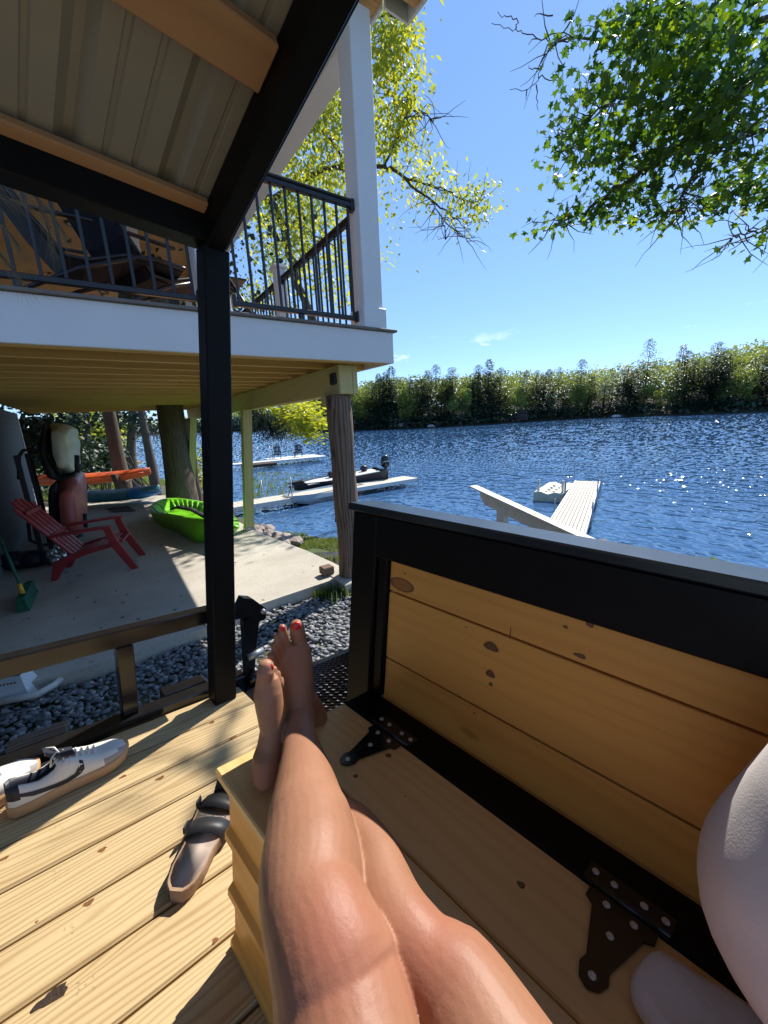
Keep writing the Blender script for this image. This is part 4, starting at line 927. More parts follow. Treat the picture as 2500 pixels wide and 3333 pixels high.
mb.tube([f(.26, 0, 0), f(.02, .05, .42)], .014, 8); mb.tube([f(.26, .4, 0), f(.02, .45, .42)], .014, 8); mb.tube([f(.02, .05, .42), f(.02, .45, .42)], .014, 8); mb.build('frame', M['rail'], t)
mb = MB()
for k in range(7):
    q = k/7; mb.tube([f(.26-.24*q, .0+.05*q, .42*q), f(.14-.14*q+.0, .2, .42*min(1, q+.2))], .008, 5)
    mb.tube([f(.26-.24*q, .4+.05*q, .42*q), f(.14-.14*q, .2, .42*min(1, q+.2))], .008, 5)
mb.build('lattice', M['rail'], t)
mb = MB(); mb.box((-.04, .1, .43), (.20, .40, .445), f, .004); mb.build('folded_seat', M['rail'], t)

# ================================================================== SHORE: rocks, grass, rail, docks, boats
bm = bmesh.new(); bmesh.ops.create_icosphere(bm, subdivisions=2, radius=1)
RV = np.array([v.co for v in bm.verts]); RF = [[v.index for v in f.verts] for f in bm.faces]; bm.free()
rmesh = []
for k in range(5):
    V0 = RV.copy()
    for i, p in enumerate(V0): V0[i] = p*(1+.45*mnoise.noise(Vector(p)*1.1+Vector((k*7, 0, 0)))); 
    V0 = np.round(V0*2.4)/2.4*.4+V0*.6; me = bpy.data.meshes.new('boulder'); me.from_pydata((V0*[1.25, .85, .6]).tolist(), [], RF); me.materials.append(M['rock']); rmesh.append(me)
rk = [(x, y) for x, y in [(828, 1690), (845, 1697), (838, 1708), (856, 1712), (870, 1703), (862, 1722), (880, 1716), (893, 1710), (905, 1722), (897, 1732), (915, 1735), (925, 1724), (940, 1732), (952, 1738), (930, 1745), (960, 1728), (848, 1686), (872, 1692), (818, 1700), (948, 1722)]]
for i, (x, y) in enumerate(rk):
    q = atz(x, y, -1.45); g = ground_z(q.x, q.y)
    s_ = rnd.uniform(.17, .27)
    o = link('boulder', rmesh[i % 5], Matrix.Translation(Vector((q.x, q.y, min(-1.5, max(g, -2.0))+.12+.02*(i % 3)))) @ Matrix.Rotation(rnd.uniform(0, 6.28), 4, 'Z') @ Matrix.Scale(s_, 4))
    tag(o, 'grey pink boulder in the rough stone edging between the grass and the lake', 'rock', 'boulders along the shore')
# grass blades
GB = np.array([[-.5, 0, 0], [.5, 0, 0], [.35, .12, .5], [-.35, .12, .5], [0, .4, 1.0]]); GFt = np.array([[0, 1, 2], [0, 2, 3], [3, 2, 4]])
def grass(n, pos, h, name='grass'):
    P = []
    while len(P) < n:
        p = pos()
        if p is not None: P.append(p)
    P = np.array(P); H_ = rng.uniform(h[0], h[1], n); S = np.stack([np.full(n, .006)*rng.uniform(.6, 1.5, n), H_, H_], 1)
    V_, F_, T_ = scatter(GB, GFt, P, yaw_pitch(rng.uniform(0, 6.28, n), rng.uniform(-.3, .3, n)), S, rng.random(n))
    return struct(link(name, raw_mesh(name, V_, F_, M['grass'], T_), Matrix.Identity(4)), 'stuff')
def bank():
    x, y = rnd.uniform(-4, 1.5), rnd.uniform(3.6, 12.5); d = shore_d(x, y); q = np.array([x, y, 0])-HO; u = q@hA; v = q@hB
    if d < .15 or u < np.interp(v, [.3, .77, 1.4, 2.92, 3.66, 6.9, 7.97], [-.36, -.39, -.44, -.66, -.68, -1.12, -1.2]) or v < .35: return None
    if mnoise.noise(Vector((x*.8, y*.8, 3))) < -.35: return None
    return (x, y, min(ground_z(x, y), -.11)-.01)
grass(26000, bank, (.04, .12), 'bank_grass')
def yard():
    x, y = rnd.uniform(-30, -5), rnd.uniform(9, 34)
    if shore_d(x, y) < .5 or mnoise.noise(Vector((x*.3, y*.3, 1))) < .0: return None
    return (x, y, ground_z(x, y) if not (x > -14 and y < 16) else min(ground_z(x, y), -.11))
grass(9000, yard, (.12, .3), 'yard_grass')
def tuft(cx, cy, r_): 
    def g():
        x, y = rnd.gauss(cx, r_), rnd.gauss(cy, r_); return (x, y, ground_z(x, y)-.03)
    return g
q = atz(2330, 1840, -1.5); grass(500, tuft(q.x, q.y, .16), (.25, .5), 'shore_grass_tuft')
q = atz(2500, 1872, -1.45); grass(350, tuft(q.x, q.y, .2), (.2, .4), 'shore_grass_tuft')
def reeds():
    q = atz(rnd.uniform(800, 1060), rnd.uniform(1540, 1625), WZ); return (q.x, q.y, WZ-.05)
grass(420, reeds, (.15, .38), 'water_reeds')
def edge_():
    u = rnd.uniform(-.9, -.25); p = Hh(u, rnd.uniform(.0, .30), PZ); return (p.x, p.y, -.11)
grass(240, edge_, (.05, .15), 'slab_edge_grass')
def litter():
    u = rnd.uniform(-2.9, -.2); p = Hh(u, np.interp(u, [-3.05, -2.1, -1.55, -.62, -.3], [-.3, -.22, -.12, -.02, .1])-abs(rnd.gauss(0, .06))-.02, PZ); return (p.x, p.y, -.10)

# white stair handrail
t = thing('stair_handrail', 'white painted stair handrail sloping down towards the dock behind the bench', 'handrail', Vector((1.9, 3.6, -.9)))
ha = atd(1560, 1598, 4.1); hb = atd(1925, 1768, 3.35)
d = (hb-ha).normalized(); side = d.cross(Vector((0, 0, 1))).normalized(); upv = side.cross(d)
fh = lambda x, y, z: ha+d*x+side*y+upv*z
Lh = (hb-ha).length
mb = MB(); mb.prism([(.02, .045, .012), (Lh+.8, .045, .012), (Lh+.8, .045, .028), (-.10, .045, .028), (-.10, .045, .018)], (0, -.09, 0), fh); mb.build('cap_board', M['whitewarm'], t)
mb = MB(); mb.prism([(.12, .019, -.105), (Lh+.8, .019, -.105), (Lh+.8, .019, .011), (.03, .019, .011), (.05, .019, -.05)], (0, -.038, 0), fh); mb.build('rail_board', M['whitewarm'], t)
pp = fh(.33, -.035, 0); mb = MB(); g = Vector((pp.x, pp.y, pp.z-.04)); fp = frame_at((g.x, g.y, g.z), math.atan2(d.y, d.x))
mb.box((-.05, -.062, -1.6), (.05, .015, 0), fp, .005); mb.build('rail_post', M['whitewarm'], t)

# right dock
DZ = -1.60
def quad_frame(p0, p1, p2):                   # x along p0->p1 (width), y along p0->p2 (length)
    X = (p1-p0); wdt = X.length; X.normalize(); Y = (p2-p0); ln = Y.length; Y = (Y-X*Y.dot(X)).normalized()
    return (lambda x, y, z: p0+X*x+Y*y+Vector((0, 0, z))), wdt, ln
p0, p1, p2 = atz(1758.6, 1735.7, DZ), atz(1901, 1750, DZ), atz(1856, 1564, DZ)
dn = (p2-p0).normalized(); p0 = p0-dn*.9; p1 = p1-dn*.9
t = thing('dock', 'tan slatted dock running straight out on white frame behind the bench', 'dock', (p0+p2)/2)
fd, wdt, ln = quad_frame(p0, p1, p2)
def dock_section(t, fd, x0, x1, y0, y1, slats=True):
    s = link('dock_section', None, Matrix.Translation(fd((x0+x1)/2, (y0+y1)/2, 0)), t)
    mb = MB()
    for x in (x0, x1-.045): mb.box((x, y0+.004, -.17), (x+.045, y1-.004, .012), fd, .005)
    mb.box((x0+.046, y0+.004, -.15), (x1-.046, y0+.04, -.01), fd, .004); mb.box((x0+.046, y1-.04, -.15), (x1-.046, y1-.004, -.01), fd, .004); mb.build('section_frame', M['dockwhite'], s)
    n = 9; w_ = (x1-x0-.10)/n
    for k in range(n):
        mb = MB(); mb.box((x0+.05+k*w_+.006, y0+.008, -.02), (x0+.05+(k+1)*w_-.006, y1-.008, .004), fd, .004, grain=1); mb.build('deck_slat', M['dockdeck'], s)
m = 4; sl = ln/m
for k in range(m): dock_section(t, fd, 0, wdt, k*sl, (k+1)*sl)
for (x, y, h) in ((wdt+.03, ln*.62, .75), (wdt+.03, ln*.33, .45), (wdt+.03, ln-.05, .55), (-.03, ln-.05, .95), (-.03, ln*.36, .42), (-.03, ln*.66, .65), (wdt+.03, .2, .3), (-.03, .1, .3)):
    mb = MB(); c_ = fd(x, y, h); mb.tube([c_, Vector((c_.x, c_.y, WZ-1.2))], .022, 10); mb.tube([fd(x, y, .0), fd(x+(.07 if x < 0 else -.12), y-.12, .004)], .012, 6); mb.build('dock_pipe', M['galv'], t)
# floating jet-ski port
t = thing('floating_port', 'cream plastic drive-on float with two white posts beside the tan dock', 'float', atz(1790, 1600, WZ))
fc = frame_at(tuple(atz(1738, 1612, WZ+.02)), math.atan2(dn.y, dn.x)-math.pi/2+R(4))
a0, a1 = atz(1737, 1600, WZ+.38), atz(1831, 1606, WZ+.38); wq = (a1-a0).length; Xq = (a1-a0).normalized(); Yq = Vector((-Xq.y, Xq.x, 0))
fq = lambda x, y, z: Vector((a0.x, a0.y, WZ))+Xq*x+Yq*y+Vector((0, 0, z))
mb = MB()
n = 14; PV = []
for z_ in (0, 1):
    pass
ringsA = []
for y_ in np.linspace(0, 2.6, 8):
    dip = .10*math.sin(math.pi*min(1, y_/2.6))
    ringsA.append([fq(0, y_, -.15), fq(wq, y_, -.15), fq(wq, y_, .36), fq(wq*.75, y_, .40), fq(wq*.5, y_, .30-dip), fq(wq*.25, y_, .40), fq(0, y_, .36)])
mb.loft(ringsA, smooth=False); mb.build('float_body', M['cream'], t)
for i in range(4):
    for sx in (.2, .34, .62, .76):
        mb = MB(); y_ = .35+i*.5; mb.box((wq*sx-.03, y_, .33 if sx in (.34, .62) else .37), (wq*sx+.06, y_+.16, .385 if sx in (.34, .62) else .405), fq, .008); mb.build('moulded_pad', M['whitewarm'], t)
for (x, y) in ((.12, .30), (wq-.06, .28)):
    mb = MB(); mb.tube([fq(x, y, .37), fq(x, y, .85)], .045, 12); mb.build('mooring_post', M['whitewarm'], t)
mb = MB(); mb.tube([fq(wq+.02, .25, .0), fq(wq+.02, .25, .80)], .018, 8); mb.build('guide_pipe', M['galv'], t)

# left dock with two boats
DL = -1.55
q0, q1 = atz(745, 1655, DL), atz(1361, 1556, DL); Xl = (q1-q0).normalized(); Yl = Vector((-Xl.y, Xl.x, 0)); Ll = (q1-q0).length
fl = lambda x, y, z: q0+Xl*x+Yl*y+Vector((0, 0, z))
q0 = q0-Xl*2.5; Ll += 2.5
t = thing('dock', 'long pale grey dock with the aluminium boat tied alongside, left of the bench', 'dock', fl(Ll/2, 0, 0))
m = 5
for k in range(m):
    s = link('dock_section', None, Matrix.Translation(fl((k+.5)*Ll/m, .6, 0)), t)
    mb = MB(); mb.box((k*Ll/m+.004, 0, -.19), ((k+1)*Ll/m-.004, .05, .01), fl, .005); mb.box((k*Ll/m+.004, 1.15, -.19), ((k+1)*Ll/m-.004, 1.20, .01), fl, .005); mb.build('section_frame', M['dockwhite'], s)
    nsl = 12
    for j in range(nsl):
        x0_ = k*Ll/m+.006+j*(Ll/m-.01)/nsl; mb = MB(); mb.box((x0_, .052, -.02), (x0_+(Ll/m-.01)/nsl-.012, 1.148, .006), fl, .003, grain=1); mb.build('deck_slat', M['dockdeck'], s)
for (x, y, h) in ((Ll-.02, -.03, .62), (Ll-.9, 1.23, .75), (5.2, -.03, .95), (4.3, 1.23, .8), (Ll-4, -.03, .1)):
    mb = MB(); c_ = fl(x, y, h); mb.tube([c_, Vector((c_.x, c_.y, WZ-1.2))], .024, 8); mb.build('dock_pipe', M['galv'], t)
# aluminium jon boat
def hullboat(p0, p1, w_, h_, mat, inner, label, name, cat='boat', bow=.25, blunt=.6):
    X = (p1-p0); Ln = X.length; X.normalize(); Y = Vector((-X.y, X.x, 0)); f = lambda x, y, z: Vector((p0.x, p0.y, WZ))+X*x+Y*y+Vector((0, 0, z))
    t = thing(name, label, cat, f(Ln/2, 0, 0))
    n = 16; R_ = []; RI = []
    for i in range(n+1):
        s = i/n; k = 1 if s > bow else blunt+(1-blunt)*math.sin(s/bow*math.pi/2); rise = max(0, (bow*1.2-s)/(bow*1.2))**1.5*h_*.55; sh = .12*h_*max(0, (bow-s)/bow)
        wb = w_*k; hz = h_+sh
        R_.append([f(Ln*s, -wb/2*.82, rise-.05), f(Ln*s, wb/2*.82, rise-.05), f(Ln*s, wb/2*.92, hz*.55), f(Ln*s, wb/2, hz-.02), f(Ln*s, wb/2+.02, hz), f(Ln*s, wb/2-.02, hz), f(Ln*s, wb/2*.86, max(.08, rise+.05)), f(Ln*s, -wb/2*.86, max(.08, rise+.05)), f(Ln*s, -wb/2+.02, hz), f(Ln*s, -wb/2-.02, hz), f(Ln*s, -wb/2, hz-.02), f(Ln*s, -wb/2*.92, hz*.55)])
    mb = MB(); mb.loft(R_, smooth=False); 
    mb.build('hull', mat, t)
    mb = MB()
    mb.box((.0, -w_*blunt/2, h_*.75), (.10, w_*blunt/2, h_*1.08), f, .01); mb.build('bow_plate', mat, t)
    mb = MB(); mb.box((Ln-.05, -w_/2*.95, .02), (Ln, w_/2*.95, h_*.98), f, .01); mb.build('transom', mat, t)
    return t, f, Ln
jb0, jb1 = atz(938, 1648, WZ), atz(1170, 1596, WZ)
jb1 = jb0+(jb1-jb0).normalized()*4.2
t, f, Ln = hullboat(jb0, jb1, 1.25, .45, M['alu'], None, 'small aluminium rowing boat tied to the near side of the grey dock', 'jon_boat')
for x in (.9, 1.9, 2.9):
    mb = MB(); mb.box((x, -.54, .30), (x+.28, .54, .34), f, .01); mb.build('bench_seat', M['alu'], t)
mb = MB(); mb.tube([f(-.35, -.05, -.25), f(-.02, -.05, .35), f(.22, -.05, .85)], .02, 8); mb.build('trolling_motor', M['dark'], t)
mb = MB(); mb.box((.12, -.10, .80), (.34, .0, .92), f, .02); mb.build('motor_head', M['dark'], t)
# bass boat with outboard behind the dock
bb0, bb1 = atz(1050, 1583, WZ), atz(1250, 1553, WZ+.2); bb0 = atd(1045, 1600, 21); bb0.z = WZ; bb1 = atz(1245, 1560, WZ+.3)
bb0 = bb1+(bb0-bb1).normalized()*5.0
t, f, Ln = hullboat(bb0, bb1, 1.9, .50, M['clothdark'], None, 'dark bass boat moored behind the grey dock with seats and black outboard', 'bass_boat', bow=.5, blunt=.2)
mb = MB(); mb.box((.6, -.7, .44), (Ln-.4, .7, .50), f, .03); mb.build('boat_deck', M['whitewarm'], t)
for (x, y) in ((2.1, .25), (3.1, .3), (3.1, -.35), (4.0, .25)):
    mb = MB(); mb.ell(f(x, y, .66), .22, .22, .19, 8); mb.build('seat', M['navyp'], t)
mb = MB(); mb.box((-.15, -.1, .50), (.5, .1, .68), f, .04); mb.tube([f(-.3, 0, .6), f(.6, .1, .72)], .03, 8); mb.build('trolling_motor', M['dark'], t)
om = link('outboard_motor', None, Matrix.Translation(f(Ln+.2, 0, .8)), t)
mb = MB(); rings = []
for z_, sx, sy, dx in ((.55, .17, .14, .02), (.62, .24, .19, .0), (.85, .27, .20, -.01), (1.05, .25, .19, -.02), (1.18, .16, .13, -.03), (1.22, .06, .05, -.03)):
    rings.append([f(Ln+.22+dx+math.cos(a_)*sx, math.sin(a_)*sy, z_) for a_ in np.linspace(0, 2*math.pi, 21)[:-1]])
mb.loft(rings); mb.build('cowling', M['steel'], om)
mb = MB(); mb.box((Ln+.12, -.06, -.5), (Ln+.30, .06, .56), f, .02); mb.build('motor_leg', M['steel'], om)
mb = MB(); mb.box((Ln+.02, -.202, .86), (Ln+.40, .205, .90), f, .004); mb.build('cowl_stripe', M['alu'], om)
# far dock with two chairs
e0, e1 = atz(760, 1512, -1.5), atz(1063, 1484, -1.5); Xl = (e1-e0).normalized(); Yl = Vector((-Xl.y, Xl.x, 0)); Le = (e1-e0).length
fe = lambda x, y, z: e0+Xl*x+Yl*y+Vector((0, 0, z))
t = thing('dock', 'distant low dock with two dark chairs at its outer end', 'dock', fe(Le/2, 0, 0))
m = 5
for k in range(m):
    mb = MB(); mb.box((k*Le/m+.005, 0, -.14), ((k+1)*Le/m-.005, 1.3, 0), fe, .01); mb.build('dock_section', M['dockwhite'], t)
mb = MB(); mb.box((Le-5.2, 1.302, -.14), (Le-.1, 3.6, 0), fe, .01); mb.build('dock_platform', M['dockwhite'], t)
for (x, h) in ((2.5, 1.3), (3.6, 1.3), (Le-5.2, .9)):
    mb = MB(); c_ = fe(x, 1.35, h); mb.tube([c_, Vector((c_.x, c_.y, WZ-1))], .03, 6); mb.build('dock_pipe', M['galv'], t)
mb = MB(); mb.box((.6, -1.4, -.30), (3.4, -.03, -.05), fe, .03); mb.build('raft_float', M['brown'], t)
for k, x in enumerate((Le-4.3, Le-2.2)):
    adirondack(tuple(fe(x, 1.9, .001)), math.atan2(Yl.y, Yl.x)+R(160), M['dark'], ('dark slatted chair on the distant dock, the nearer to shore', 'dark slatted chair at the outer end of the distant dock')[k], 1.25, 'chairs on the distant dock')

# ================================================================== TREES
def leaf_star(n=5):                           # maple leaf, folded a little along the midrib
    pts = [(0, 0), (.18, .12), (.50, .02), (.34, .26), (.62, .50), (.30, .52), (.16, .66), (0, 1.05), (-.16, .66), (-.30, .52), (-.62, .50), (-.34, .26), (-.50, .02), (-.18, .12)]
    V = [(x, y, .10*abs(x)-.08*y*y) for x, y in pts]+[(0, .38, 0)]
    F = [(14, i, (i+1) % 14) for i in range(14)]
    return np.array(V, float)-[0, 0, 0], np.array(F)
LM, LMF = leaf_star()
LO = np.array([(0, 0, 0), (.17, .3, .04), (.2, .6, .02), (0, 1.1, -.1), (-.2, .6, .02), (-.17, .3, .04)]); LOF = np.array([(0, 1, 5), (1, 2, 5), (2, 4, 5), (2, 3, 4)])
LQ = np.array([(0, 0, 0), (.42, .5, .12), (0, 1, 0), (-.42, .5, .12)]); LQF = np.array([(0, 1, 2), (0, 2, 3)])
def droop(n, down=.6, spread=.7):             # rotation matrices whose local +Y hangs outward and down
    ph = rng.uniform(0, 2*np.pi, n); dz = -np.clip(rng.normal(down, .35, n), -1.2, 1.5)
    Y = np.stack([np.cos(ph), np.sin(ph), dz], 1); Y /= np.linalg.norm(Y, axis=1)[:, None]
    Zr = rng.normal(size=(n, 3))*spread+[0, 0, 1.0]; X = np.cross(Y, Zr); X /= np.linalg.norm(X, axis=1)[:, None]; Z = np.cross(X, Y)
    return np.stack([X, Y, Z], 2)
def px_clusters(ells, per):                   # cluster centres inside pixel ellipses, spread in depth
    out = []
    for (cx, cy, rx, ry, d0, d1, k) in ells:
        n = max(1, int(k*per))
        for _ in range(n):
            a = rnd.uniform(0, 6.283); q = math.sqrt(rnd.random()); out.append(atd(cx+rx*q*math.cos(a), cy+ry*q*math.sin(a), rnd.uniform(d0, d1)))
    return out
def leaves_for(centres, per, rad, size, V, F, flatten=.6, down=.6):
    C_ = np.array([tuple(c) for c in centres]); n = len(C_)*per
    P = np.repeat(C_, per, 0)+rng.normal(size=(n, 3))*[rad, rad, rad*flatten]
    S = rng.uniform(size[0], size[1], (n, 1)); Rr = droop(n, down)
    tn_ = np.clip(np.repeat(rng.uniform(.1, .8, len(C_)), per)+rng.normal(0, .18, n), 0, 1)
    return P, S, Rr, tn_
def branch(mb, pts, r0, r1, wob=.03, sub=6):
    P = [Vector(p) for p in pts]; Q = []
    for i in range(len(P)-1):
        for k in range(sub):
            g = k/sub; a, b_, c, d_ = P[max(0, i-1)], P[i], P[i+1], P[min(len(P)-1, i+2)]
            Q.append(.5*((2*b_)+(c-a)*g+(2*a-5*b_+4*c-d_)*g*g+(3*b_-a-3*c+d_)*g**3)+Vector((rnd.gauss(0, wob), rnd.gauss(0, wob), rnd.gauss(0, wob)))*.4)
    Q.append(P[-1]); mb.tube(Q, lambda t_: r0+(r1-r0)*t_, 7); return Q
def twigs(mb, Q, n, ln, r):
    for _ in range(n):
        p = Q[rnd.randrange(len(Q)//4, len(Q))]; d = Vector((rnd.gauss(0, 1), rnd.gauss(0, 1), rnd.gauss(-.1, .7))).normalized(); pts = [p]
        for k in range(4): d = (d+Vector((rnd.gauss(0, .3), rnd.gauss(0, .3), rnd.gauss(0, .3)))).normalized(); pts.append(pts[-1]+d*ln*rnd.uniform(.15, .3))
        mb.tube(pts, lambda t_: r*(1-.75*t_), 5)

# --- big maple reaching in from the right
t = thing('maple_tree', 'dark green maple whose leafy boughs hang in from the top right over the lake', 'tree', Vector((8.5, 1.0, -1.3)))
D = 5.6
mb = MB()
trunk = [Vector((8.5, 1.0, -1.6)), Vector((8.4, 1.1, 1.5)), Vector((8.1, 1.4, 4.5)), Vector((7.5, 1.8, 8.5)), Vector((7.0, 2.0, 12))]
branch(mb, trunk, .30, .10, .02); mb.build('trunk', M['bark'], t)
Bs_ = []
for nm, pix, dd, r0 in (('A', [(2900, 60), (2500, 219), (2297, 392), (2180, 501), (2062, 572), (1952, 650), (1874, 705), (1772, 752)], 5.6, .045), ('B', [(2900, -40), (2600, 40), (2360, 78), (2180, 100), (2023, 118), (1850, 137), (1790, 140)], 6.2, .03),
                        ('C', [(2297, 545), (2230, 620), (2211, 667), (2190, 740)], 5.5, .012), ('D', [(2900, 700), (2600, 720), (2500, 745), (2420, 760), (2380, 775)], 6.0, .014), ('E', [(2700, 300), (2500, 420), (2350, 480), (2250, 560)], 5.9, .03), ('F', [(2100, 300), (1950, 350), (1860, 480)], 5.8, .012)):
    mb = MB(); Q = branch(mb, [atd(x, y, dd) for x, y in pix], r0, .005, .03)
    twigs(mb, Q, 26, .5, .006); mb.build('bough', M['bark'], t); Bs_.append(Q)
mb = MB()
for pix in ([(1850, 137), (1790, 141), (1748, 125), (1700, 108), (1678, 94), (1640, 92), (1600, 76)], [(1680, 94), (1682, 60), (1650, 55), (1620, 38)], [(1790, 141), (1768, 180), (1757, 210), (1753, 260), (1720, 290), (1660, 292)], [(1753, 255), (1790, 262), (1830, 268)], [(1745, 275), (1745, 320), (1752, 360)], [(1748, 126), (1720, 145)], [(1757, 225), (1735, 225), (1722, 212)], [(1715, 290), (1712, 325)], [(1800, 50), (1760, 45), (1740, 55)], [(1850, 520), (1815, 470), (1800, 410)], [(1850, 500), (1815, 465)], [(2490, 745), (2430, 750), (2425, 730), (2405, 730)], [(2450, 770), (2390, 790), (2340, 815)], [(2440, 780), (2400, 800), (2370, 820)], [(2050, 640), (2200, 620), (2290, 545)], [(2250, 670), (2300, 600), (2330, 545)]):
    mb = MB(); Qp = [atd(x, y, 6.2) for x, y in pix]; Qs = [Qp[0]]
    for a, b_ in zip(Qp, Qp[1:]): Qs += [a.lerp(b_, .33)+Vector((rnd.gauss(0, .012), 0, rnd.gauss(0, .012))), a.lerp(b_, .66)+Vector((rnd.gauss(0, .012), 0, rnd.gauss(0, .012))), b_]
    mb.tube(Qs, lambda q: .0065*(1-.6*q), 5); mb.build('bare_twig', M['twig'], t)
E1 = [(2400, 130, 300, 150, 5.0, 6.8, 60), (2150, 190, 170, 130, 5.2, 6.5, 42), (2130, 60, 110, 80, 5.4, 6.6, 16), (1990, 30, 90, 45, 5.8, 6.4, 9), (1850, 55, 60, 40, 5.9, 6.3, 6), (1800, 110, 25, 25, 6, 6.2, 2), (2250, 360, 230, 130, 4.9, 6.4, 56), (2000, 330, 110, 90, 5.3, 6.3, 17),
      (1890, 300, 60, 40, 5.6, 6.2, 6), (1870, 420, 55, 60, 5.5, 6.2, 7), (1960, 460, 120, 70, 5.2, 6.2, 18), (2380, 500, 170, 110, 5.0, 6.4, 34), (2080, 520, 110, 50, 5.2, 6.0, 14), (1880, 545, 45, 35, 5.6, 6, 5), (2080, 600, 80, 45, 5.3, 5.9, 8), (1950, 640, 50, 25, 5.5, 5.7, 5), (1880, 690, 75, 25, 5.5, 5.7, 9), (1790, 735, 55, 18, 5.5, 5.7, 6),
      (2000, 690, 60, 20, 5.5, 5.7, 4), (2100, 640, 80, 30, 5.4, 5.7, 7), (2160, 700, 80, 22, 5.4, 5.7, 6), (2210, 720, 30, 30, 5.5, 5.6, 3), (2030, 725, 16, 15, 5.6, 5.7, 1), (2270, 680, 50, 22, 5.5, 5.7, 4), (2440, 590, 70, 60, 5.5, 6.3, 9), (2380, 610, 30, 20, 5.6, 6, 3), (2490, 640, 30, 50, 5.7, 6.2, 6), (2485, 765, 30, 28, 5.9, 6.1, 4), (2700, 300, 200, 300, 4.8, 6.6, 40), (2650, 650, 140, 120, 5.6, 6.4, 16)]
Cm = px_clusters(E1, .72)
# the crown goes on above and beside what the lens sees
for _ in range(60): Cm.append(Vector((rnd.uniform(5.5, 9.5), rnd.uniform(.5, 7.0), rnd.uniform(7.2, 11))))
P, S, Rr, tt = leaves_for(Cm, 16, .15, (.045, .10), LM, LMF, .30, .55)
_sd = np.array(_sv); Pt = (P-[0, 0, CAMZ]); Lp = (TMi@Pt.T).T+[0, 0, HD]; Ls = TMi@_sd     # thin the crown where the sun comes through to the planks
kk = (Lp[:, 2]-.3)/Ls[2]; aa = Lp[:, 0]-kk*Ls[0]; bb = Lp[:, 1]-kk*Ls[1]
open_ = ((aa > -1.3) & (aa < .6) & (bb > .50) & (bb < 1.8) & (kk > 0) & (rng.random(len(P)) < .93)) | ((aa > -.5) & (aa < .7) & (bb > -.4) & (bb <= .52) & (kk > 0) & (rng.random(len(P)) < .88)) | ((aa > -1.3) & (aa <= -.5) & (bb > -.3) & (bb <= .52) & (rng.random(len(P)) < .35))
P, S, Rr, tt = P[~open_], S[~open_], Rr[~open_], tt[~open_]
dist = np.linalg.norm(P-[0, 0, CAMZ], axis=1); pr_ = (P-[0, 0, CAMZ])@RC; px_ = 1250+1252*pr_[:, 0]/pr_[:, 2]; py_ = 1666+1252*pr_[:, 1]/pr_[:, 2]
vis = (px_ > 1550) & (px_ < 2490) & (py_ > 10) & (py_ < 900) & (pr_[:, 2] > 0); order = np.argsort(np.where(vis, dist, 1e3))[:300]; rest = np.ones(len(P), bool); rest[order] = False
V_, F_, T_ = scatter(LM, LMF, P[rest], Rr[rest], S[rest], tt[rest]); struct(link('foliage', raw_mesh('foliage', V_, F_, M['leaf_maple'], T_), Matrix.Identity(4), t), 'stuff')
lms = [raw_mesh('leaf', LM, LMF, M['leaf_maple'], np.full(len(LM), q)) for q in (.1, .3, .5, .7, .9)]
for i in order:
    m_ = Matrix([[*(Rr[i][r_]*S[i, 0]), P[i][r_]] for r_ in range(3)]+[[0, 0, 0, 1]]); link('leaf', lms[min(4, int(tt[i]*5))], m_, t)

# --- yellow-green young oak behind the porch
t = thing('oak_tree', 'tall oak with yellow green young leaves standing behind the porch column', 'tree', Vector((-3.2, 12.5, -.4)))
mb = MB(); branch(mb, [atd(1104, 1700, 13.2), atd(1100, 1500, 13.2), atd(1098, 1300, 13.1), atd(1040, 1100, 13), atd(960, 900, 12.8), atd(930, 760, 12.6), atd(890, 670, 12.4), atd(840, 600, 12.4), atd(800, 420, 12.5), atd(790, 200, 12.8), atd(820, -50, 13)], .15, .06, .04); mb.build('trunk', M['bark'], t)
for pix, r0 in (([(880, 650), (960, 605), (1030, 560), (1120, 545), (1230, 540), (1290, 560), (1350, 610), (1400, 650), (1460, 690), (1500, 730)], .07), ([(1250, 545), (1275, 490), (1310, 410), (1325, 360), (1322, 310)], .03), ([(1320, 580), (1420, 610), (1500, 645), (1560, 665)], .025), ([(1120, 545), (1090, 470), (1000, 400), (950, 300)], .035), ([(960, 700), (1010, 760), (1090, 800)], .03), ([(800, 300), (1000, 150), (1200, 60), (1320, 60)], .05), ([(1325, 360), (1370, 365), (1410, 400)], .01), ([(1400, 650), (1440, 720), (1450, 780)], .01), ([(1460, 690), (1480, 740), (1520, 785)], .01)):
    mb = MB(); Q = branch(mb, [atd(x, y, 12.2) for x, y in pix], r0, .01, .05); twigs(mb, Q, 14, 1.0, .010); mb.build('limb', M['bark'], t)
